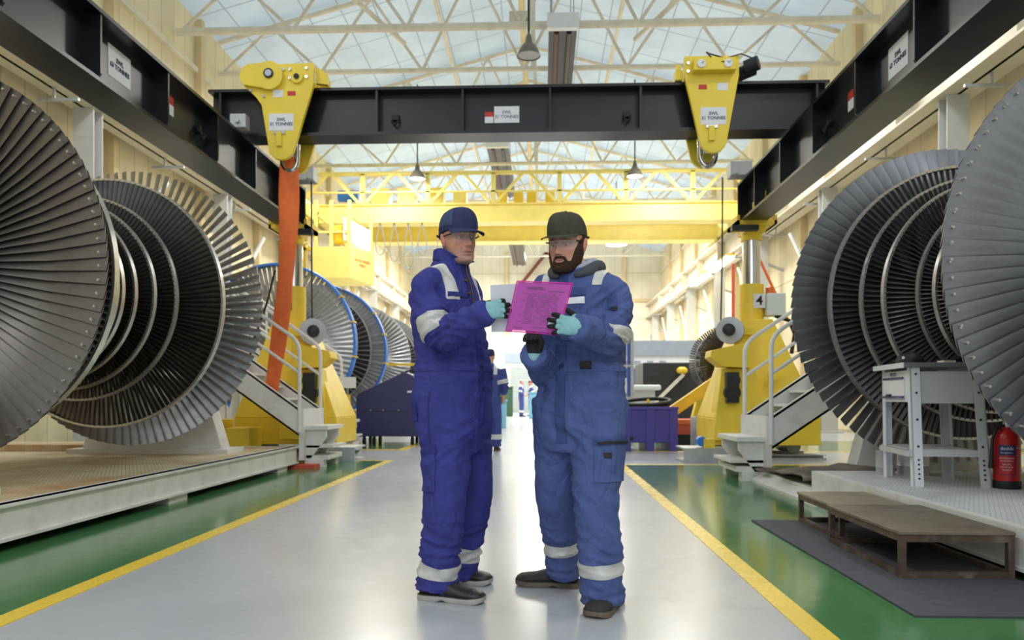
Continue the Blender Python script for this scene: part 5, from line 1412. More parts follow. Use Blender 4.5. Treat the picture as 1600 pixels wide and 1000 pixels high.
def skin_tone(l, k):
    x, y, z = l; ax = abs(x)
    c = Vector(lin(k.get('skin', (214, 168, 146))))
    def mix(t, col): return c * (1 - t) + Vector(lin(col)) * t
    if y > -.03 and -.125 < z < .12:
        if y > 0:
            c = mix(.5 * G(ax, .042, .022) * G(z, -.03, .02), (206, 132, 114))
            c = mix(.55 * G(x, 0, .018) * G(z, -.035, .016), (206, 134, 116))
            c = mix(min(.85, .8 * G(x, 0, .024) * (G(z, -.0635, .005) + G(z, -.0755, .0055))), (176, 106, 96))
            c = mix(.9 * G(x, 0, .024) * G(z, -.0695, .0024), (100, 56, 50))
            c = mix(.9 * G(ax, .031, .017) * G(z, .0225 - max(0, ax - .03) * .25, .0048), k.get('brow', (120, 96, 80)))
            c = mix(.5 * G(ax, .031, .019) * G(z, -.001, .010), (150, 98, 86))
            c = mix(.5 * G(ax, .031, .016) * G(z, .0062, .002), (96, 62, 54))
            c = mix(.35 * G(ax, .026 + max(0, -.045 - z) * .35, .0035) * G(z, -.055, .016), (150, 96, 82))
            c = mix(.35 * G(ax, .016, .004) * G(z, -.046, .003), (110, 60, 54))
        if ax > .074: c = mix(.6, (214, 134, 118))
        st = k.get('stubble', 0)
        if st and z < -.045:
            t = st * min(1, (-.045 - z) / .02) * (1 - G(x, 0, .03) * G(z, -.069, .014))
            c = mix(t, (152, 126, 114))
    return c
def P(m, p): return m @ Vector(p)

def cap(mtx, parent, kind):
    olive = kind == 'olive'
    mtx = mtx @ Matrix.Translation((0, 0, .009 if olive else .003)) @ Matrix.Diagonal((.97, .97, .92 if olive else .97, 1))
    root_m = 'cap_olive' if olive else 'cap_navy'
    n = 48; rings = []
    for i in range(15):
        t = i / 14
        zz = .112 * math.sin(t * PI / 2) ** .9
        r = max(.02, math.cos(t * PI / 2) ** .62) * (1 + .03 * math.sin(PI * t))
        ring = []
        for j in range(n):
            a = 2 * PI * j / n; ca, sa = math.cos(a), math.sin(a)
            w, f = .087 * r, (.108 if ca > 0 else .113) * r
            x = w * sa; y = -.007 + f * ca
            z = .026 + zz + (1 - t) * (.004 * ca - .03 * max(0, -ca)) + (.012 * math.sin(PI * t) * max(0, ca))
            if olive: z += .0025 * math.sin(a * 7 + zz * 90) * t * (1 - t) * 3
            else: x *= 1 + .004 * math.cos(a * 6)
            ring.append(P(mtx, (x, y, z)))
        rings.append(ring)
    q = MB().loft(rings); q.base = None
    c = thing_mesh('cap', q, root_m, parent)
    # brim: curved sheet with thickness
    vs = []; fs = []; na, nr = 24, 7
    for lay in (0, 1):
        for i in range(na + 1):
            a = math.radians(-66 + 132 * i / na)
            for r in range(nr + 1):
                u = r / nr
                ex = .068 * u * math.cos(a * .95) ** .6
                x = .087 * math.sin(a) * (1 + .1 * u); y = -.007 + .108 * math.cos(a) + ex
                z = .031 - (.004 if olive else .012) * u - .17 * ex * (.5 if olive else .9) * .5 - (.007 + .004 * u) * (abs(math.sin(a)) ** 2.2) * u + (.0032 if lay == 0 else 0)
                vs.append(P(mtx, (x, y, z)))
    off = (na + 1) * (nr + 1)
    for i in range(na):
        for r in range(nr):
            a = i * (nr + 1) + r
            fs.append((a, a + 1, a + nr + 2, a + nr + 1)); fs.append((off + a, off + a + nr + 1, off + a + nr + 2, off + a + 1))
    for i in range(na):
        for r in (0, nr):
            a = i * (nr + 1) + r; fs.append((a, a + nr + 1, off + a + nr + 1, off + a))
    for r in range(nr):
        for i in (0, na):
            a = i * (nr + 1) + r; fs.append((a, a + 1, off + a + 1, off + a))
    b = MB().add(vs, fs)
    thing_mesh('brim', b, root_m, c, 60)
    thing_mesh('button', MB().lathe(P(mtx, (0, -.007, .139)), mtx.to_3x3() @ Vector((0, 0, 1)), [(.008, 0), (.006, .004), (.002, .006)], 12), root_m, c, 60)
    # sweatband seam and rear strap
    seam = [P(mtx, (.0885 * math.sin(a), -.007 + .1095 * math.cos(a), .031 + .001 * math.cos(a))) for a in [math.radians(-80 + 160 * i / 24) for i in range(25)]]
    thing_mesh('seam', MB().tube(seam, .0016, 6), root_m, c, 60)
    st = []
    for i in range(13):
        a = math.radians(130 + 100 * i / 12)
        st.append(P(mtx, (.093 * math.sin(a), -.007 + .119 * math.cos(a), .012)))
    thing_mesh('strap', MB().tube(st, [.006] * 13, 6), 'black_rubber', c, 60)
    if not olive:
        for s in (-1, 1):
            vs = []; fs = []
            for i in range(9):
                for r in range(7):
                    a = s * math.radians(52 + 58 * i / 8); t = .08 + .5 * r / 6
                    zz = .112 * math.sin(t * PI / 2) ** .9; rr = max(.02, math.cos(t * PI / 2) ** .62) * (1 + .03 * math.sin(PI * t)) * 1.012
                    ca = math.cos(a); vs.append(P(mtx, (.087 * rr * math.sin(a), -.007 + (.108 if ca > 0 else .113) * rr * ca, .026 + zz + (1 - t) * (.004 * ca - .03 * max(0, -ca)) + .012 * math.sin(PI * t) * max(0, ca))))
            for i in range(8):
                for r in range(6): a = i * 7 + r; fs.append((a, a + 1, a + 8, a + 7))
            o = thing_mesh('mesh_panel', MB().add(vs, fs), 'cap_navy_mesh', c, 180)
            sm = o.modifiers.new('s', 'SOLIDIFY'); sm.thickness = .003; sm.offset = 0
    return c
def thing_mesh(name, mb, m, parent, smooth=60, fix=True):
    org = world_origin(parent)
    me = mb.mesh(name, m, org, smooth, fix)
    o = bpy.data.objects.new(name, me); C.objects.link(o); o.parent = parent; ORI[o.name] = org.copy()
    return o
def glasses(mtx, parent, frame_m, zoff=0.0):
    q = MB(); vs = []; fs = []
    root = None
    for s in (-1, 1):
        vs = []; fs = []; n = 14; k = 8
        for i in range(n + 1):
            a = s * math.radians(4 + 56 * i / n)
            ed = math.sin(PI * i / n) ** .35
            for j in range(k + 1):
                v = j / k
                top = .014 - .003 * (i / n); bot = -.006 - .021 * ed * (1 if i > 1 else .6)
                z = top + (bot - top) * v + zoff
                vs.append(P(mtx, (.078 * math.sin(a) * 1.05, .013 + .093 * math.cos(a) - .006 * v, z)))
        for i in range(n):
            for j in range(k): a = i * (k + 1) + j; fs.append((a, a + 1, a + k + 2, a + k + 1))
        q = MB().add(vs, fs)
        if root is None:
            root = thing_mesh('safety_glasses', MB().tube([P(mtx, (.0785 * 1.05 * math.sin(a), .0145 + .0935 * math.cos(a), .0145 - .003 * abs(a) + zoff)) for a in [math.radians(-62 + 124 * i / 30) for i in range(31)]], .0014, 6), 'glass_rim', parent)
        o = thing_mesh('lens', q, 'lens_clear', root, 180)
        sm = o.modifiers.new('s', 'SOLIDIFY'); sm.thickness = .0016
        thing_mesh('temple', MB().tube([P(mtx, (s * .0725, .058, .011 + zoff)), P(mtx, (s * .079, .03, .008 + zoff)), P(mtx, (s * .0805, -.005, .005)), P(mtx, (s * .079, -.03, -.008))], [.004, .0035, .003, .002], 8), frame_m, root)
    thing_mesh('nose_bridge', MB().tube([P(mtx, (-.008, .107, -.006 + zoff)), P(mtx, (0, .112, .004 + zoff)), P(mtx, (.008, .107, -.006 + zoff))], .0022, 8), 'galv', root)
    return root
def shell(mtx, k, parent, name, m, amount, step=.0018, n=200):
    """hair or beard: head surface lifted by amount(x, y, z) where positive"""
    zs = []; z = -.1225
    while z < .06: zs.append(z); z += step
    vs = []; am = []; fs = []
    for z in zs:
        for j in range(n):
            a = 2 * PI * j / n
            p = head_point(a, max(z, -.1205), k); p.z = z
            w = amount(p.x, p.y, z); am.append(w)
            q = head_point(a, max(z, -.1205), k, max(w, -.003)); q.z = z
            if z < -.1 and w > 0: q.z -= w * .5 * min(1, (-.1 - z) / .015)
            q += Vector((noise.noise(p * 220), noise.noise(p * 220 + Vector((9, 0, 0))), noise.noise(p * 200 + Vector((0, 7, 0))))) * .0014 * (1 if w > .001 else 0)
            vs.append(P(mtx, q))
    for i in range(len(zs) - 1):
        for j in range(n):
            j2 = (j + 1) % n; idx = (i * n + j, i * n + j2, (i + 1) * n + j2, (i + 1) * n + j)
            if max(am[t] for t in idx) > -.0025: fs.append(idx)
    # chin underside
    ring = [j for j in range(n)]
    if max(am[j] for j in ring) > .001:
        cidx = len(vs); vs.append(P(mtx, (0, .03, -.125)))
        for j in range(n):
            j2 = (j + 1) % n
            if am[j] > 0 or am[j2] > 0: fs.append((j2, j, cidx))
    used = sorted({i for f in fs for i in f}); mp = {o: i for i, o in enumerate(used)}
    return thing_mesh(name, MB().add([vs[i] for i in used], [tuple(mp[i] for i in f) for f in fs]), m, parent, 180)

# ---- gloved hand
def glove(parent, wrist, dirn, back, thumb_side, curls, thumb, spread=0.0, name='glove', scale=1.0, black_back=False):
    X = Vector(dirn).normalized(); Z = Vector(back); Z = (Z - X * Z.dot(X)).normalized(); Y = Z.cross(X)
    mtx = Matrix((X, Y, Z)).transposed().to_4x4(); mtx.translation = Vector(wrist)
    T = thumb_side; mb = MB()
    def ring(x, y, z, hw, ht_, n=16): return [Vector((x, y + hw * math.cos(2 * PI * i / n) , z + ht_ * math.sin(2 * PI * i / n))) for i in range(n)]
    pl = [(-.03, 0, .022, .018), (-.02, 0, .027, .021), (-.005, 0, .031, .022), (.02, T * .002, .037, .02), (.05, T * .003, .043, .0185), (.08, T * .001, .044, .016), (.098, 0, .041, .012)]
    mb.loft([ring(x * scale, y, 0, w * scale, t * scale) for x, y, w, t in pl])
    fingers = [(.031, .074, .0105), (.0105, .082, .0108), (-.0105, .076, .0104), (-.031, .060, .0094)]
    black = []
    for i, (fy, ln, r) in enumerate(fingers):
        p = Vector((.09 * scale - abs(fy) * .25, T * fy * scale, 0)); ang = 0; yaw = T * (fy / .031) * spread
        pts = [p - Vector((.02, 0, 0)), p]; rs = [r * 1.05, r * 1.08]
        for j, fr in enumerate((.44, .31, .25)):
            ang += math.radians(curls[i][j])
            seg = ln * fr * scale
            d = Vector((math.cos(ang) * math.cos(yaw), math.cos(ang) * math.sin(yaw), -math.sin(ang)))
            pts.append(pts[-1] + d * seg * .5); rs.append(r * (1.0 - .04 * j))
            pts.append(pts[-1] + d * seg * .5); rs.append(r * (1.05 - .09 * j) if j < 2 else r * .72)
        end = pts[-1] + d * r * .45; pts.append(end); rs.append(r * .3)
        mb.tube(pts, rs, 12)
        black.append((pts[3], pts[-1], ang))
    tp = [Vector((.02 * scale, T * .022 * scale, -.004)), Vector((.038, T * .036, -.01)) * scale]; rs = [.016, .0155]
    d = Vector((thumb[0], T * thumb[1], thumb[2])).normalized(); d2 = Vector((thumb[3], T * thumb[4], thumb[5])).normalized()
    tp += [tp[-1] + d * .036 * scale, tp[-1] + d * .036 * scale + d2 * .02, tp[-1] + d * .036 * scale + d2 * .036, tp[-1] + d * .036 * scale + d2 * .042]; rs += [.0125, .0122, .009, .004]
    mb.tube(tp, rs, 12)
    for v in mb.v: v.xyz = (v.x, v.y, v.z)
    me = evaluated(mb, .0026, 3, .4)
    tq = Vector(lin((138, 188, 194))); bk = Vector(lin((38, 38, 42)))
    cols = []
    for v in me.vertices:
        c = v.co
        palm = c.z < -.004 and c.x > .01
        t = 0.0
        if palm: t = 1.0
        for (a, b, ang) in black:
            d0 = b - a; u = (c - a).dot(d0) / d0.length_squared
            if u > -.1 and (c - a - d0 * max(0, min(1, u))).length < .0145: t = max(t, 1.0 if u > -.08 + .1 * noise.noise(c * 60) else 0)
        for i in range(2, 5):
            if (c - tp[i]).length < .016: t = 1.0
        if black_back: t = 1.0 if c.x > .0 else .6
        cols.append(bk * t + tq * (1 - t))
    set_tone(me, cols)
    me.transform(mtx)
    return link_mesh(name, me, 'glove', parent), mtx

# ---- shoe
def shoe(parent, heel, toe, up_m, sole_m, width=.05, h=.1, laces=True, name='shoe', cleated=True):
    heel = Vector(heel); toe = Vector(toe); heel.z = toe.z = 0
    X = (toe - heel); L = X.length; X.normalize(); Z = Vector((0, 0, 1)); Y = Z.cross(X)
    mtx = Matrix((X, Y, Z)).transposed().to_4x4(); mtx.translation = heel
    n = 20
    prof = [(.0, .6, .055, .085), (.04, .8, .055, h), (.14, .88, .055, h * 1.05), (.28, .86, .05, h * 1.05), (.42, .86, .045, h * .92), (.56, .94, .04, .078), (.7, 1.04, .036, .066), (.82, 1.06, .034, .062), (.92, .92, .032, .057), (.985, .6, .03, .045), (1.0, .3, .028, .036)]
    rings = []
    for t, w, zl, zt in prof:
        zb = .016; zc = (zb + zt) / 2; hz = (zt - zb) / 2; r = []
        for i in range(n):
            a = 2 * PI * i / n; ca, sa = math.cos(a), math.sin(a); e = 2.6
            rr = (abs(ca) ** e + abs(sa) ** e) ** (-1 / e)
            ww = width * w * (1 - .22 * max(0, sa))
            r.append(P(mtx, (t * L * .97 + .008, ww * ca * rr, zc + hz * sa * rr)))
        rings.append(r)
    u = thing_mesh(name, MB().loft(rings), up_m, parent, 180)
    # sole
    out = []
    for i in range(len(prof) - 1):
        for u_ in (0, .34, .67):
            t = prof[i][0] + (prof[i + 1][0] - prof[i][0]) * u_; w = prof[i][1] + (prof[i + 1][1] - prof[i][1]) * u_
            out.append((t * L, width * w * 1.08 + .002))
    out.append((prof[-1][0] * L, width * prof[-1][1] * 1.08 + .002))
    poly = [(x, y) for x, y in out] + [(x, -y) for x, y in reversed(out)]
    q = MB(); k = len(poly)
    lay = []
    for z, s in ((.0, .95), (.005, 1.0), (.018, 1.01), (.026, .97)):
        lay.append([P(mtx, (x, y * s, z + (.012 * max(0, (x / L - .82) / .18) ** 2 + (.011 * math.exp(-((x / L - .4) / .06) ** 2) if z < .01 else 0) if z < .01 else .006 * max(0, (x / L - .82) / .18)))) for x, y in poly])
    q.loft(lay)
    thing_mesh('sole', q, sole_m, u, 40)
    # welt and toe seam
    thing_mesh('welt', MB().tube([P(mtx, (x * .98 + .003, y * .95, .028 + .006 * max(0, (x / L - .82) / .18))) for x, y in poly], .003, 6, closed=True), up_m, u)
    if laces:
        for i in range(4):
            t = .34 + .075 * i; zt = h * .98 - .0095 * i * 1.1
            thing_mesh('lace', MB().tube([P(mtx, (t * L, -.024, zt - .010)), P(mtx, (t * L + .006, 0, zt + .004)), P(mtx, (t * L, .024, zt - .010))], .003, 6), 'cable_black', u)
        for s in (-1, 1):
            for i in range(3): thing_mesh('eyelet', MB().cyl(P(mtx, (.34 * L + .075 * L * i, s * .026, h * .93 - .0095 * i)), P(mtx, (.34 * L + .075 * L * i, s * .03, h * .93 - .0095 * i)), .004, n=8), 'chrome', u)
    return u

# ---- garment
def ell_ring(c, fwd, w, d, n=28, e=2.3):
    c = Vector(c); F = Vector((fwd[0], fwd[1], 0)).normalized(); S = Vector((F.y, -F.x, 0))
    out = []
    for i in range(n):
        a = 2 * PI * i / n; ca, sa = math.cos(a), math.sin(a); r = (abs(ca) ** e + abs(sa) ** e) ** (-1 / e)
        out.append(c + S * (w * ca * r) + F * (d * sa * r))
    return out
def smooth_path(pts, rs, sub=4):
    P_ = [Vector(p) for p in pts]; op = []; orr = []
    for i in range(len(P_) - 1):
        p0 = P_[max(0, i - 1)]; p1 = P_[i]; p2 = P_[i + 1]; p3 = P_[min(len(P_) - 1, i + 2)]
        for k in range(sub):
            t = k / sub
            op.append(.5 * ((2 * p1) + (p2 - p0) * t + (2 * p0 - 5 * p1 + 4 * p2 - p3) * t * t + (3 * p1 - p0 - 3 * p2 + p3) * t ** 3))
            orr.append(rs[i] + (rs[i + 1] - rs[i]) * t)
    op.append(P_[-1]); orr.append(rs[-1])
    return op, orr
def garment(torso, fwd, limbs, voxel, folds, seed, amp=1.0, smooth_it=6):
    mb = MB()
    mb.loft([ell_ring(c, f if f else fwd, w, d) for c, w, d, f in torso])
    for pts, rs in limbs:
        a, b = smooth_path(pts, rs)
        mb.tube(a, b, 22)
    me = evaluated(mb, voxel, smooth_it, .5)
    nrm = [v.normal.copy() for v in me.vertices]
    S = Vector((seed * 3.1, seed * 1.7, seed * 5.3))
    new = []
    for v, n in zip(me.vertices, nrm):
        p = v.co; d = 0.0
        q = Vector((p.x + .35 * p.z, p.y - .3 * p.z, p.z))
        d += .006 * noise.noise(Vector((q.x * 7, q.y * 7, q.z * 5)) + S)
        rn = noise.noise(Vector((q.x * 15, q.y * 15, q.z * 9)) + S * 2)
        d += .0042 * (.6 - 2.2 * abs(rn))
        for (c, rad, a, fr, ax) in folds:
            r2 = (p - Vector(c)).length_squared / (rad * rad)
            if r2 < 4:
                g = math.exp(-r2 * 1.3)
                A = Vector(ax).normalized(); u = p.dot(A); w = p - A * u
                k = noise.noise(Vector((w.x * 5, w.y * 5, w.z * 5)) + A * (u * fr) + S)
                d += 2.6 * a * g * (.38 - 1.8 * abs(k))
        new.append(p + n * d * amp)
    for v, p in zip(me.vertices, new): v.co = p
    me.update()
    return me

# ==== the two workers in the foreground ==========================================
def person_root(mb, label, k, mtx, base, voxel=.0027):
    me = evaluated(mb, voxel, 2, .35)
    inv = mtx.inverted()
    set_tone(me, [skin_tone(inv @ v.co, k) for v in me.vertices])
    o = link_mesh('person', me, 'skin', None, 180, base)
    tag(o, label, 'person', 'workers in blue coveralls')
    return o
def slim(mb, pts, rs):
    a, b = smooth_path(pts, rs, 3); mb.tube(a, b, 14)
def eyes(mtx, parent, k, look):
    for s in (-1, 1):
        c = P(mtx, (s * .031, .0625, -.001))
        e = thing_mesh('eye', MB().lathe(c - mtx.to_3x3() @ Vector((0, 0, .0115)), mtx.to_3x3() @ Vector((0, 0, 1)), [(.0115 * math.sin(PI * i / 10) + .0002, .0115 * (1 - math.cos(PI * i / 10))) for i in range(11)], 16), 'eye_white', parent, 180)
        d = (mtx.to_3x3() @ Vector(look)).normalized()
        thing_mesh('iris', MB().lathe(c + d * .0098, d, [(.0052, 0), (.0046, .0016), (.0005, .0022)], 14), 'iris', e, 60)
def head_matrix(center, yaw_deg, pitch, roll=0):
    """face looks along (sin yaw, -cos yaw): yaw 0 is straight at the camera side"""
    r = math.radians(yaw_deg)
    return Matrix.Translation(Vector(center)) @ Matrix.Rotation(r + PI, 4, 'Z') @ Matrix.Rotation(math.radians(-pitch), 4, 'X') @ Matrix.Rotation(math.radians(roll), 4, 'Y')

# ---- left worker -----------------------------------------------------------------
F1 = Vector((math.cos(math.radians(28)), -math.sin(math.radians(28)), 0)); R1 = Vector((F1.y, -F1.x, 0))
k1 = {'skin': (200, 150, 128), 'brow': (140, 116, 100), 'stubble': .42, 'wide': .97, 'nose': 1.0}
H1 = head_matrix((-0.387, 3.560, 1.668), 36, 4, 2)
sh1 = Vector((-0.445, 3.600, 1.472)); rs1 = sh1 + R1 * .165; ls1 = sh1 - R1 * .165
el1 = Vector((-0.444, 3.340, 1.201)); wr1 = Vector((-0.231, 3.180, 1.288))
ll1 = [ls1, ls1 + Vector((.0, .04, -.28)), ls1 + Vector((.05, .0, -.5)), ls1 + Vector((.06, -.01, -.6))]
hip1 = Vector((-0.418, 3.600, 0.828))
legR1 = [hip1 + R1 * .095 + Vector((0, 0, .08)), Vector((-0.444, 3.520, 0.697)), Vector((-0.448, 3.500, 0.435)), Vector((-0.468, 3.520, 0.226)), Vector((-0.492, 3.545, 0.043))]
legL1 = [hip1 - R1 * .1 + Vector((0, 0, .08)), Vector((-0.360, 3.720, 0.684)), Vector((-0.337, 3.740, 0.464)), Vector((-0.378, 3.800, 0.234)), Vector((-0.420, 3.840, 0.047))]
mb = MB(); head_mb(k1, H1, mb)
nk1 = sh1 + F1 * .015 + Vector((0, 0, .03))
slim(mb, [P(H1, (0, -.03, -.03)), P(H1, (0, -.035, -.1)), nk1 + Vector((0, 0, .03)), sh1 - Vector((0, 0, .06))], [.05, .056, .06, .08])
slim(mb, [sh1 - Vector((0, 0, .02)), sh1 - Vector((0, 0, .2)), hip1 + Vector((0, 0, .1)), hip1 - Vector((0, 0, .02))], [.1, .11, .105, .1])
dn = Vector((0, 0, -.06))
slim(mb, [sh1 + dn, rs1 + dn, el1, wr1], [.05, .042, .036, .03]); slim(mb, [sh1 + dn, ls1 + dn] + ll1[1:], [.05, .042, .038, .034, .03])
for lg in (legR1, legL1): slim(mb, [hip1] + lg, [.09, .085, .075, .055, .05, .04])
man1 = person_root(mb, 'older stubbled worker in royal blue coverall and navy cap, holding white paper', k1, H1, (hip1.x, hip1.y, 0))
eyes(H1, man1, k1, (.12, 1, -.2))
torso1 = [((-0.406, 3.600, 0.677), .17, .12, None), ((-0.409, 3.600, 0.746), .19, .15, None), ((-0.418, 3.600, 0.837), .203, .168, None), ((-0.421, 3.600, 0.933), .203, .17, None), ((-0.412, 3.600, 1.023), .195, .163, None), ((-0.415, 3.600, 1.075), .188, .156, None), ((-0.424, 3.600, 1.159), .19, .156, None),
          ((-0.442, 3.600, 1.294), .2, .148, None), ((-0.445, 3.600, 1.391), .19, .136, None), ((-0.445, 3.600, 1.451), .165, .118, None), ((-0.442, 3.600, 1.505), .12, .095, None), ((-0.429, 3.590, 1.570), .075, .075, None), ((-0.419, 3.585, 1.593), .066, .068, None)]
limbs1 = [([sh1 + R1 * .09 + Vector((0, 0, -.012)), rs1 + Vector((.005, 0, -.045)), rs1 + Vector((-.0, -.01, -.11)), (rs1 + el1) / 2 + Vector((-.01, -.0, -.03)), el1 + Vector((-.012, .01, .01)), (el1 * .62 + wr1 * .38) + Vector((0, 0, -.008)), wr1 + (wr1 - el1) * .03],
           [.075, .074, .076, .073, .072, .064, .054]),
          ([sh1 - R1 * .09 + Vector((0, 0, -.012)), ls1 + Vector((0, 0, -.04))] + ll1[1:], [.075, .074, .072, .062, .054]),
          (legR1, [.125, .118, .1, .092, .098]), (legL1, [.125, .116, .1, .088, .085])]
folds1 = [(el1, .13, .014, 34, (el1 - rs1)), (rs1 + Vector((.03, -.02, -.08)), .12, .009, 30, (1, 0, .9)), ((el1 + wr1) / 2, .12, .008, 30, (.3, 0, 1)), (legR1[3], .17, .014, 26, (.25, 0, 1)), (legR1[4], .11, .016, 34, (.1, 0, 1)), (legL1[3], .16, .012, 26, (-.3, 0, 1)), (legL1[4], .1, .014, 34, (0, 0, 1)),
          (hip1 + Vector((.05, 0, -.06)), .2, .008, 22, (.7, 0, 1)), (hip1 + Vector((0, 0, .28)), .2, .010, 26, (.1, 0, 1)), (legR1[1], .2, .008, 20, (-.6, 0, 1)), (sh1 + F1 * .1 + Vector((0, 0, -.15)), .15, .006, 24, (1, 0, .6))]
cv1 = garment(torso1, F1, limbs1, .0085, folds1, 1)
src1 = cv1.copy()
coat1 = link_mesh('coverall', cv1, 'coverall_royal', man1)
# reflective tape
ad = (el1 - rs1); patch(src1, [(rs1 + ad * .70, ad), (rs1 + ad * .99, -ad), (rs1 + ad * .85 - R1 * .028, R1), (el1 + (wr1 - el1).normalized() * .06, el1 - wr1)], 'reflective_band', 'reflective', coat1, .003, near=(rs1 + ad * .6, el1, .26))
band(src1, ls1, ll1[1], .7, .93, .13, 'reflective_band', 'reflective', coat1)
band(src1, legR1[3], legR1[4], .30, .62, .16, 'reflective_band', 'reflective', coat1, .002)
band(src1, legL1[3], legL1[4], .12, .5, .15, 'reflective_band', 'reflective', coat1, .002)
for s in (1, -1):
    c = sh1 + R1 * s * .115
    patch(src1, [(c - R1 * .024, R1), (c + R1 * .024, -R1), (sh1 + Vector((0, 0, -.10)), (0, 0, 1))], 'shoulder_tape', 'reflective', coat1, .003, near=(c + Vector((0, 0, -.12)), c + Vector((0, 0, .12)), .2))
up = Vector((0, 0, 1))
# waistband, zip placket, pockets, seams
patch(src1, [(Vector((-0.415, 3.600, 1.050)), up), (Vector((-0.415, 3.600, 1.087)), -up)], 'waistband', 'coverall_royal', coat1, .004, near=(hip1 + up * .2, hip1 + up * .35, .26))
zc = hip1 + F1 * .17
patch(src1, [(sh1 - R1 * .022 , R1), (sh1 + R1 * .022, -R1), (hip1 - up * .02, up)], 'zip_placket', 'coverall_royal_trim', coat1, .004, facing=F1, fmin=.1, near=(hip1 + F1 * .1, sh1 + F1 * .1 + up * .05, .2))
patch(src1, [(sh1 - R1 * .0025 , R1), (sh1 + R1 * .0025, -R1), (sh1 - up * .16, up)], 'zip', 'brass', coat1, .0075, .002, facing=F1, fmin=.1, near=(sh1 - up * .2 + F1 * .1, sh1 + F1 * .1 + up * .05, .17))
B1 = -F1
patch(src1, [(hip1 + R1 * .1 - F1 * .065, -F1), (hip1 + up * .072, -up), (hip1 - up * .005, up), (hip1 + R1 * .01, R1)], 'pocket_flap', 'coverall_royal_trim', coat1, .006, .004, near=(hip1 + R1 * .1 - F1 * .1, hip1 + R1 * .11 - F1 * .1 + up * .05, .17))
tp1 = legR1[1]
patch(src1, [(tp1 - F1 * .055, F1), (tp1 + F1 * .03, -F1), (tp1 + up * .02, -up), (tp1 - up * .02, up)], 'pocket_flap', 'coverall_royal_trim', coat1, .008, .004, facing=R1, fmin=.3, near=(tp1 + R1 * .1 - up * .03, tp1 + R1 * .1 + up * .05, .14))
patch(src1, [(tp1 - F1 * .06, F1), (tp1 + F1 * .026, -F1), (tp1 - up * .02, -up), (tp1 - up * .19, up)], 'cargo_pocket', 'coverall_royal', coat1, .006, .004, facing=R1, fmin=.3, near=(tp1 + R1 * .1 - up * .2, tp1 + R1 * .1 + up * .02, .14))
patch(src1, [(hip1 + F1 * .005, F1), (hip1 + F1 * .014, -F1), (hip1 - up * .12, up), (hip1 + up * .13, -up)], 'side_seam', 'coverall_royal_trim', coat1, .002, .002, facing=R1, fmin=.3, near=(hip1 + R1 * .15 - up * .12, hip1 + R1 * .15 + up * .14, .16))
chp = sh1 + F1 * .12 + R1 * .085 - up * .075
patch(src1, [(chp - R1 * .05, R1), (chp + R1 * .05, -R1), (chp + up * .008, -up), (chp - up * .012, up)], 'chest_flap', 'coverall_royal_trim', coat1, .005, .004, facing=F1, fmin=.1, near=(chp, chp + up * .01, .12))
# stand-up collar, open at the throat
def collar(center, fwd, side, r0, r1, h, m, parent, gap=38, tips=.03, name='collar', n=30, tilt=.012):
    vs = []; fs = []; K = 5
    for i in range(n + 1):
        a = math.radians(gap + (360 - 2 * gap) * i / n)
        for j in range(K + 1):
            u = j / K; r = r0 + (r1 - r0) * u
            edge = math.exp(-(min(i, n - i) / 3.0) ** 2)
            z = h * u - tilt * math.cos(a) * (1 - .4 * u) - .022 * math.cos(a) ** 2 * (math.cos(a) > 0) + .008 * u * math.cos(a)
            r_ = r + tips * edge * u * u
            z -= tips * .9 * edge * u * u
            vs.append(Vector(center) + fwd * (r_ * math.cos(a) * 1.02) + side * (r_ * math.sin(a)) + Vector((0, 0, z)))
    for i in range(n):
        for j in range(K): a = i * (K + 1) + j; fs.append((a, a + 1, a + K + 2, a + K + 1))
    o = thing_mesh(name, MB().add(vs, fs), m, parent, 180)
    s = o.modifiers.new('s', 'SOLIDIFY'); s.thickness = .006; s.offset = 1
    ss = o.modifiers.new('b', 'SUBSURF'); ss.levels = 1; ss.render_levels = 1
    return o
collar(Vector((-0.429, 3.590, 1.558)), F1, R1, .078, .074, .062, 'coverall_royal', coat1, gap=34, tips=.04)
for dz in (.0, -.06, -.13):
    c = sh1 + F1 * .118 + R1 * .03 + up * (dz - .005) + F1 * (.02 if dz < 0 else 0)
    thing_mesh('snap', MB().cyl(c, c + F1 * .012, .006, n=10), 'brass', coat1)
cap(H1, man1, 'navy'); glasses(H1, man1, 'cable_black', .0)
shell(H1, k1, man1, 'hair', 'hair_grey', lambda x, y, z: .0022 if (y < -.022 - .25 * max(0, z + .0) and z > -.052 and not (abs(x) > .06 and y > -.035 and z < .0)) else -.01)
# hands
hd1 = (wr1 - el1).normalized()
glove(man1, wr1 - Vector((.03, .0, .008)), (.86, .16, .2), (-.1, -1, .12), 1, [(10, 14, 8), (8, 14, 8), (11, 16, 9), (18, 22, 12)], (.8, .3, -.65, .95, .05, -.12), .16, scale=.9)
glove(man1, ll1[-1] + Vector((0, 0, .0)), (.1, -.05, -1), (0, 1, 0), 1, [(20, 25, 15)] * 4, (.8, .4, -.3, .9, .1, -.3), .05)
shoe(man1, (-0.564, 3.546, 0.000), (-0.260, 3.458, 0.000), 'boot_leather', 'sole_grey', .052, .105)
shoe(man1, Vector((-0.250, 3.802, 0.000)) - Vector((.285, .09 * -1, 0)), (-0.250, 3.802, 0.000), 'boot_leather', 'sole_grey', .052, .105)
for nm, lg in (('trouser_hem', legR1), ('trouser_hem', legL1)):
    c = lg[4]; 
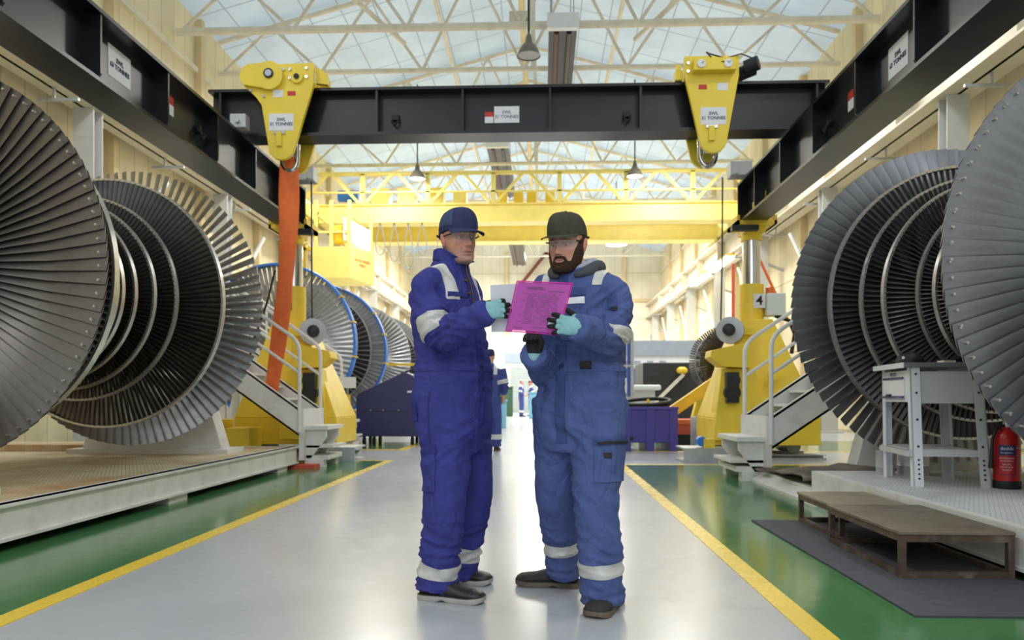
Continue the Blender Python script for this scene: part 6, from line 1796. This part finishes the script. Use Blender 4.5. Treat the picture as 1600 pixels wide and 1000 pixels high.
# ---- right worker ----------------------------------------------------------------
F2 = Vector((-math.sin(math.radians(26)), -math.cos(math.radians(26)), 0)); R2 = Vector((F2.y, -F2.x, 0))   # R2 = his right
k2 = {'skin': (216, 164, 142), 'brow': (92, 68, 54), 'stubble': 0, 'wide': 1.03, 'nose': 1.05}
H2 = head_matrix((0.111, 3.430, 1.615), -28, 12, -2)
sh2 = Vector((0.166, 3.500, 1.436)); rs2 = sh2 + R2 * .17; ls2 = sh2 - R2 * .165
el2 = Vector((0.295, 3.360, 1.181)); wr2 = Vector((0.140, 3.120, 1.215))
er2 = Vector((0.018, 3.500, 1.055)); wq2 = Vector((-0.035, 3.260, 1.115))
hip2 = Vector((0.172, 3.500, 0.846))
legL2 = [hip2 - R2 * .1 + Vector((0, 0, .08)), Vector((0.247, 3.420, 0.691)), Vector((0.239, 3.380, 0.456)), Vector((0.255, 3.380, 0.231)), Vector((0.268, 3.400, 0.035))]
legR2 = [hip2 + R2 * .1 + Vector((0, 0, .08)), Vector((0.080, 3.570, 0.681)), Vector((0.072, 3.620, 0.451)), Vector((0.096, 3.720, 0.221)), Vector((0.106, 3.760, 0.061))]
mb = MB(); head_mb(k2, H2, mb)
slim(mb, [P(H2, (0, -.03, -.03)), P(H2, (0, -.04, -.1)), sh2 + F2 * .02 + Vector((0, 0, .05)), sh2 - Vector((0, 0, .06))], [.052, .06, .064, .08])
slim(mb, [sh2 - Vector((0, 0, .02)), sh2 - Vector((0, 0, .2)), hip2 + Vector((0, 0, .1)), hip2 - Vector((0, 0, .02))], [.1, .11, .105, .1])
slim(mb, [sh2 + dn, ls2 + dn, el2, wr2], [.05, .042, .036, .03]); slim(mb, [sh2 + dn, rs2 + dn, er2, wq2], [.05, .042, .036, .03])
for lg in (legL2, legR2): slim(mb, [hip2] + lg, [.09, .085, .075, .055, .05, .04])
man2 = person_root(mb, 'bearded worker in faded blue coverall and olive cap, holding the pink folder', k2, H2, (hip2.x, hip2.y, 0))
eyes(H2, man2, k2, (0, 1, -.3))
torso2 = [((0.169, 3.500, 0.686), .175, .12, None), ((0.169, 3.500, 0.744), .195, .145, None), ((0.172, 3.500, 0.846), .208, .158, None), ((0.177, 3.500, 0.947), .2, .155, None), ((0.180, 3.500, 1.035), .187, .147, None), ((0.180, 3.500, 1.078), .182, .142, None), ((0.180, 3.500, 1.151), .19, .147, None),
          ((0.177, 3.500, 1.282), .2, .147, None), ((0.172, 3.500, 1.369), .195, .136, None), ((0.166, 3.500, 1.422), .172, .12, None), ((0.157, 3.490, 1.470), .125, .097, None), ((0.150, 3.480, 1.517), .085, .083, None)]
limbs2 = [([sh2 - R2 * .09 + Vector((0, 0, -.012)), ls2 + Vector((-.005, 0, -.045)), ls2 + Vector((.008, -.01, -.12)), (ls2 + el2) / 2 + Vector((.012, -.01, -.03)), el2 + Vector((.01, .01, .004)), (el2 * .6 + wr2 * .4), wr2 + (wr2 - el2) * .02],
           [.078, .078, .078, .076, .074, .066, .058]),
          ([sh2 + R2 * .09 + Vector((0, 0, -.012)), rs2 + Vector((0, 0, -.03)), (rs2 + er2) / 2 + Vector((-.01, 0, 0)), er2, (er2 + wq2) / 2, wq2 + (wq2 - er2) * .04], [.086, .086, .08, .074, .066, .06]),
          (legL2, [.128, .118, .1, .096, .097]), (legR2, [.128, .118, .1, .088, .085])]
folds2 = [(el2, .13, .014, 32, (el2 - ls2)), ((el2 + wr2) / 2, .13, .008, 28, (.2, 0, 1)), (ls2 + Vector((-.03, -.02, -.1)), .13, .009, 26, (-.7, 0, 1)), (legL2[3], .15, .010, 24, (.2, 0, 1)), (legL2[4], .12, .014, 30, (.1, 0, 1)), (legR2[3], .15, .008, 24, (-.2, 0, 1)), (legR2[4], .1, .012, 30, (0, 0, 1)),
          (hip2 + F2 * .1 + Vector((0, 0, -.05)), .2, .008, 20, (.5, 0, 1)), (hip2 + Vector((.05, 0, .26)), .2, .011, 26, (.1, 0, 1)), (legL2[2], .15, .008, 20, (.5, 0, 1)), (er2, .13, .012, 28, (0, 1, .3))]
cv2 = garment(torso2, F2, limbs2, .0085, folds2, 2)
src2 = cv2.copy()
coat2 = link_mesh('coverall', cv2, 'coverall_faded', man2)
ad = (el2 - ls2); patch(src2, [(ls2 + ad * .82, ad), (ls2 + ad * 1.04, -ad), (ls2 + ad * .9 + R2 * .005, -R2), (el2 + (wr2 - el2).normalized() * .06, el2 - wr2), (el2 - F2 * .08, F2)], 'reflective_band', 'reflective', coat2, .003, near=(ls2 + ad * .7, el2, .26))
band(src2, legL2[3], legL2[4], .06, .36, .17, 'reflective_band', 'reflective', coat2, .002)
band(src2, legR2[3], legR2[4], -.12, .22, .15, 'reflective_band', 'reflective', coat2, .002)
for s in (1, -1):
    c = sh2 + R2 * s * .125
    patch(src2, [(c - R2 * .02, R2), (c + R2 * .02, -R2), (sh2 + Vector((0, 0, -.015)), (0, 0, 1))], 'shoulder_tape', 'reflective', coat2, .003, near=(c + Vector((0, 0, -.12)), c + Vector((0, 0, .12)), .2))
patch(src2, [(Vector((0.180, 3.500, 1.043)), up), (Vector((0.180, 3.500, 1.087)), -up), (Vector((0.009, 3.500, 1.064)), (1, .3, 0))], 'waistband', 'coverall_faded', coat2, .004, near=(hip2 + up * .17, hip2 + up * .32, .25))
patch(src2, [(sh2 + R2 * .0 , R2), (sh2 + R2 * .05, -R2), (hip2 - up * .12, up)], 'zip_placket', 'coverall_faded_trim', coat2, .004, facing=F2, fmin=.2, near=(hip2 - up * .1 + F2 * .1, sh2 + F2 * .1, .2))
bx2 = Vector((0.190, 3.360, 1.070))
patch(src2, [(bx2 - Vector((.024, 0, 0)), (1, 0, 0)), (bx2 + Vector((.024, 0, 0)), (-1, 0, 0)), (bx2 + up * .016, -up), (bx2 - up * .02, up)], 'black_tab', 'black_rubber', coat2, .009, .004, facing=F2, fmin=.1, near=(bx2, bx2 + up * .01, .09))
nb = Vector((0.143, 3.370, 1.353))
patch(src2, [(nb - Vector((.06, 0, 0)), (1, 0, 0)), (nb + Vector((.042, 0, 0)), (-1, 0, 0)), (nb + up * .014, -up), (nb - up * .014, up)], 'name_badge', 'sign_white', coat2, .005, .003, facing=F2, fmin=.1, near=(nb, nb + up * .01, .11))
patch(src2, [(nb - Vector((.07, 0, 0)), (1, 0, 0)), (nb + Vector((.05, 0, 0)), (-1, 0, 0)), (nb + up * .055, -up), (nb + up * .022, up)], 'chest_flap', 'coverall_faded_trim', coat2, .005, .004, facing=F2, fmin=.1, near=(nb + up * .04, nb + up * .05, .11))
cp2 = nb - up * .09
patch(src2, [(cp2 - Vector((.06, 0, 0)), (1, 0, 0)), (cp2 + Vector((.05, 0, 0)), (-1, 0, 0)), (cp2 + up * .055, -up), (cp2 - up * .08, up)], 'chest_pocket', 'coverall_faded', coat2, .006, .004, facing=F2, fmin=.1, near=(cp2 - up * .02, cp2 + up * .02, .1))
sp2 = Vector((0.307, 3.360, 1.340))
patch(src2, [(sp2 - Vector((.02, 0, 0)), (1, 0, 0)), (sp2 + Vector((.018, 0, 0)), (-1, 0, 0)), (sp2 + up * .024, -up), (sp2 - up * .03, up)], 'sleeve_pocket', 'coverall_faded_trim', coat2, .006, .004, facing=(0, -1, 0), fmin=.1, near=(sp2, sp2 + up * .01, .08))
patch(src2, [(sp2 - Vector((.008, 0, 0)), (1, 0, 0)), (sp2 + Vector((.016, 0, 0)), (-1, 0, 0)), (sp2 - up * .02, -up), (sp2 - up * .034, up)], 'pocket_tab', 'black_rubber', coat2, .011, .003, facing=(0, -1, 0), fmin=.1, near=(sp2, sp2 + up * .01, .08))
cg2 = Vector((0.282, 3.300, 0.681))
patch(src2, [(cg2 - Vector((.058, 0, 0)), (1, 0, 0)), (cg2 + up * .068, -up), (cg2 - up * .115, up)], 'cargo_pocket', 'coverall_faded', coat2, .007, .004, near=(cg2 + Vector((.04, .06, -.1)), cg2 + Vector((.04, .06, .06)), .15), facing=(.55, -.8, 0), fmin=.2)
patch(src2, [(cg2 - Vector((.06, 0, 0)), (1, 0, 0)), (cg2 + up * .072, -up), (cg2 + up * .045, up)], 'pocket_flap', 'coverall_faded_trim', coat2, .011, .004, near=(cg2 + Vector((.04, .06, .0)), cg2 + Vector((.04, .06, .08)), .14), facing=(.55, -.8, 0), fmin=.2)
patch(src2, [(cg2 - Vector((.045, 0, 0)), (1, 0, 0)), (cg2 + up * .06, -up), (cg2 + up * .05, up)], 'pocket_strap', 'black_rubber', coat2, .016, .004, near=(cg2 + Vector((.04, .06, .0)), cg2 + Vector((.04, .06, .08)), .13), facing=(.55, -.8, 0), fmin=.2)
patch(src2, [(cg2 - Vector((.02, 0, 0)), (1, 0, 0)), (cg2 + Vector((.012, 0, 0)), (-1, 0, 0)), (cg2 + up * .012, -up), (cg2 - up * .012, up)], 'pocket_tab', 'black_rubber', coat2, .014, .004, near=(cg2, cg2 + up * .01, .08), facing=(.55, -.8, 0), fmin=.2)
# hood lying round the neck, and pale collar inside it
hoodc = Vector((0.150, 3.480, 1.500))
pts = []; rr = []
for i in range(21):
    a = math.radians(24 + 312 * i / 20); f = math.cos(a)
    rad = .097 + .022 * max(0, -f)
    pts.append(hoodc + F2 * (rad * f * 1.05 + .005) + R2 * (rad * math.sin(a)) + up * (.012 - .05 * max(0, f) + .012 * max(0, -f)))
    rr.append((.026 + .014 * max(0, -f)) * min(1, .35 + .3 * min(i, 20 - i)))
thing_mesh('hood', MB().tube(pts, rr, 12), 'hood_grey', man2, 180)
pts2 = [(p - hoodc) * .8 + hoodc + up * .026 for p in pts]
thing_mesh('hood_lining', MB().tube(pts2, [r * .62 for r in rr], 12), 'hood_pale', man2, 180)
cap(H2, man2, 'olive'); glasses(H2, man2, 'cable_black', .0)
def beard(x, y, z):
    ax = abs(x)
    if y < -.02: return -.01
    t = min(1, max(0, (ax - .024) / .014)); t = t * t * (3 - 2 * t)
    line = (-.0495 - .2 * max(0, ax - .012)) * (1 - t) + (-.074 + max(0, (ax - .046)) * 3.0) * t
    e = min((line - z) * .55, ((ax / .0225) ** 2 + ((z + .0695) / .0088) ** 2 - 1) * .006, (y + .016) * .5)
    return min(.0028 + .0075 * min(1, max(0, (line - z) / .045)) if z < -.062 or ax > .03 else .0036, e)
shell(H2, k2, man2, 'beard', 'beard', beard)
shell(H2, k2, man2, 'hair', 'hair_brown', lambda x, y, z: .003 if (y < .004 and z > -.03 + .3 * max(0, -y - .02) * 0 - (.03 if y < -.03 else 0) and not (abs(x) > .06 and -.035 < y < .004 and z < .012)) else -.01)
glove(man2, wr2 + Vector((.026, -.0, -.008)), (-.9, .12, .2), (.1, -1, .12), -1, [(6, 12, 6), (6, 12, 6), (8, 14, 8), (16, 20, 10)], (.62, .74, -.16, .95, .35, -.1), .18, scale=.92)
glove(man2, wq2 + Vector((0, -.005, -.008)), (.0, -.1, .97), (.35, .85, .2), 1, [(50, 60, 30), (54, 64, 30), (58, 64, 30), (60, 66, 30)], (.7, .5, -.55, .9, -.1, -.5), .05, scale=.88)
shoe(man2, (0.185, 3.780, 0.000), (-0.130, 3.820, 0.000), 'boot_nubuck', 'sole_brown', .053, .105)
shoe(man2, (0.337, 3.536, 0.000), (0.214, 3.227, 0.000), 'boot_nubuck', 'sole_brown', .053, .11)

defm('print_grey', (112, 96, 128), 0.8)
# ---- papers ---------------------------------------------------------------------
def sheet(corners, th, name, m, label, cat, group=None):
    a, b, c, d = [Vector(p) for p in corners]
    n = (b - a).cross(d - a).normalized()
    q = MB(); vs = []; K = 8
    for lay in (0, 1):
        for j in range(K + 1):
            for i in range(K + 1):
                u, v = i / K, j / K
                p = (a * (1 - u) + b * u) * (1 - v) + (d * (1 - u) + c * u) * v
                vs.append(p + n * (lay * th + .006 * math.sin(PI * u) * math.sin(PI * v * .8)))
    fs = []; W_ = K + 1; O = W_ * W_
    for j in range(K):
        for i in range(K):
            k = j * W_ + i; fs.append((k, k + 1, k + W_ + 1, k + W_)); fs.append((O + k, O + k + W_, O + k + W_ + 1, O + k + 1))
    for i in range(K):
        for k, s in ((i, 1), (K * W_ + i, 1)): fs.append((k, k + s, O + k + s, O + k))
        for k in (i * W_, i * W_ + K): fs.append((k, k + W_, O + k + W_, O + k))
    q.add(vs, fs); o = q.build(name, m, None, 30); tag(o, label, cat, group); return o
fold = [Vector((-0.102, 3.140, 1.406)), Vector((0.123, 3.090, 1.387)), Vector((0.066, 3.170, 1.188)), Vector((-0.153, 3.230, 1.210))]
o = sheet([Vector((-0.216, 3.200, 1.398)), Vector((-0.092, 3.170, 1.400)), Vector((-0.128, 3.260, 1.207)), Vector((-0.214, 3.250, 1.207))], .0008, 'paper_sheet', 'paper', 'white paper sheet in the left worker right hand behind the pink folder', 'paper')
def lerp2(c, u, v): return (c[0] * (1 - u) + c[1] * u) * (1 - v) + (c[3] * (1 - u) + c[2] * u) * v
nf = (fold[1] - fold[0]).cross(fold[3] - fold[0]).normalized()
if nf.y > 0: nf = -nf
doc = [lerp2(fold, .03, .02) - nf * .0 + Vector((0, .003, 0)), lerp2(fold, .98, .02) + Vector((0, .003, 0)), lerp2(fold, .98, .97) + Vector((0, .003, 0)), lerp2(fold, .03, .97) + Vector((0, .003, 0))]
ds = sheet(doc, .0008, 'printed_sheet', 'paper', 'printed form seen through the pink folder', 'paper')
rnd = random.Random(11)
def mark(q, u0, u1, v0, v1, lift):
    q.add([lerp2(fold, u, v) + Vector((0, -lift + .003, 0)) + nf * .006 * math.sin(PI * u) * math.sin(PI * v * .8) * (1 if True else 0) for u, v in ((u0, v0), (u1, v0), (u1, v1), (u0, v1))], [(0, 1, 2, 3)])
q = MB()
for (u0, u1, v) in [(.2, .5, .1), (.2, .55, .125), (.6, .9, .16)]: mark(q, u0, u1, v, v + .012, .001)
for i in range(22):
    v = .22 + i * .028; u0 = .16 + (.1 if i % 5 else 0)
    while u0 < .84:
        w = rnd.uniform(.04, .16); mark(q, u0, min(u0 + w, .86), v, v + .008, .001); u0 += w + rnd.uniform(.02, .1)
for (u0, u1, v) in [(.12, .3, .9), (.45, .75, .88)]: mark(q, u0, u1, v, v + .012, .001)
pm = q.build('printed_lines', 'print_grey', ds, None, fix=False)
o = sheet(fold, .0012, 'document_folder', 'pink_plastic', 'pink plastic document folder held between the two workers', 'folder')
def edge(c, u0, v0, u1, v1, w): return [lerp2(c, u0, v0), lerp2(c, u1, v1)]
q = MB()
for (a, b) in (((0, 0), (1, 0)), ((0, 1), (1, 1)), ((0, 0), (0, 1)), ((1, 0), (1, 1))):
    q.tube([lerp2(fold, *a), lerp2(fold, *b)], .0022, 6)
q.build('welded_edge', 'folder_edge', o, 60)
st = MB(); cc = [(.78, .66), (.9, .66), (.88, .84), (.76, .84)]
st.add([lerp2(fold, u, v) + nf * .008 for u, v in cc] + [lerp2(fold, u, v) + nf * .0075 for u, v in cc], [(0, 1, 2, 3), (7, 6, 5, 4), (0, 4, 5, 1), (1, 5, 6, 2), (2, 6, 7, 3), (3, 7, 4, 0)])
st.build('sticker', 'sign_white', o)

# ==== workers far down the aisle ==================================================
defm('coverall_plain', (66, 80, 148), 0.8, 0, 0.08, 9)
defm('hi_vis_white', (226, 230, 230), 0.5)
defm('skin_plain', (204, 156, 134), 0.55)
def far_worker(x, y, face, label, voxel, cap_m=None, hair='hair_grey', reach=0.25, h=1.0, walk=0.0, band=True):
    """face: heading in degrees, 0 looks along +Y"""
    f = math.radians(face); F = Vector((math.sin(f), math.cos(f), 0)); R = Vector((F.y, -F.x, 0)); B = Vector((x, y, 0)); u = Vector((0, 0, 1))
    def p(r, fw, z): return B + R * r + F * fw + u * z * h
    mb = MB()
    legs = [[p(s * .09, 0, .92), p(s * .1, s * walk * .5 + .02, .5), p(s * .1, s * walk, .1)] for s in (1, -1)]
    arms = [[p(s * .2, 0, 1.42), p(s * .26, -.03 + .04 * s, 1.13), p(s * .23, reach if s > 0 else reach * .6, .95 + reach * .45)] for s in (1, -1)]
    hm = Matrix.Translation(p(0, .03, 1.63)) @ Matrix((R, F, u)).transposed().to_4x4()
    k = {}
    head_mb(k, hm, mb)
    slim(mb, [p(0, .0, 1.6), p(0, -.01, 1.5), p(0, 0, 1.4), p(0, 0, 1.0)], [.05, .056, .1, .1])
    for a in arms:
        slim(mb, [p(0, 0, 1.36), a[0] - u * .04] + a[1:], [.06, .04, .038, .033])
        d = (a[2] - a[1]).normalized()
        mb.tube([a[2], a[2] + d * .05, a[2] + d * .1, a[2] + d * .17], [.03, .042, .04, .02], 10)
    for l in legs: slim(mb, [p(0, 0, .95)] + l, [.09, .085, .06, .045])
    me = evaluated(mb, max(.006, voxel * .6), 2, .4)
    inv = hm.inverted()
    set_tone(me, [skin_tone(inv @ v.co, k) for v in me.vertices])
    o = link_mesh('person', me, 'skin', None, 180, (x, y, 0)); tag(o, label, 'person', 'workers in blue coveralls')
    torso = [(p(0, 0, z), w, d, None) for z, w, d in ((.84, .16, .11), (.92, .185, .135), (1.02, .175, .13), (1.15, .175, .125), (1.3, .2, .13), (1.4, .18, .115), (1.46, .12, .09), (1.52, .07, .07))]
    limbs = [(a[:2] + [a[2] - (a[2] - a[1]) * .05], [.085, .07, .055]) for a in arms] + [(l[:2] + [l[2] - u * .02], [.115, .1, .088]) for l in legs]
    gm = garment(torso, F, limbs, voxel, [(l[2] + u * .1, .15, .012, 26, (0, 0, 1)) for l in legs] + [(a[1], .12, .012, 28, (0, .3, 1)) for a in arms], int(abs(x * 7 + y)) % 9)
    src = gm.copy()
    cv = link_mesh('coverall', gm, 'coverall_plain', o)
    for a in arms:
        d = a[1] - a[0]; d2 = (a[2] - a[1])
        globals()['band'](src, a[0], a[1], .62, .86, .14, 'reflective_band', 'hi_vis_white', cv, .004)
    for l in legs: globals()['band'](src, l[1], l[2], .5, .72, .16, 'reflective_band', 'hi_vis_white', cv, .004)
    for s in (1, -1):
        c = p(s * .11, 0, 1.42)
        patch(src, [(c - R * .03, R), (c + R * .03, -R), (p(0, 0, 1.32), u)], 'shoulder_tape', 'hi_vis_white', cv, .004, near=(c - u * .1, c + u * .1, .2))
    if cap_m:
        c = cap(hm, o, 'olive'); 
        for ob in [c] + list(c.children): ob.data.materials.clear(); ob.data.materials.append(M[cap_m])
    else: shell(hm, k, o, 'hair', hair, lambda a, b, c: .004 if (b < -.02 and c > -.05) else -.01, .006, 40)
    for l in legs: shoe(o, (l[2] - F * .08) * 1, (l[2] + F * .2) * 1, 'boot_leather', 'sole_brown', .05, .1, False, cleated=False)
    return o
far_worker(-.90, 13.2, 4, 'person in blue coverall walking away behind the left worker', .012, 'cap_navy', reach=.06, walk=.12, h=1.0)
far_worker(-1.0, 37.0, 100, 'bald small figure in blue coverall far down the aisle, back half turned', .022, None, reach=.2, h=1.02)
far_worker(-.55, 38.2, -95, 'small figure in blue coverall and dark red cap far down the aisle', .022, 'red_oxide', reach=.3, h=1.0)
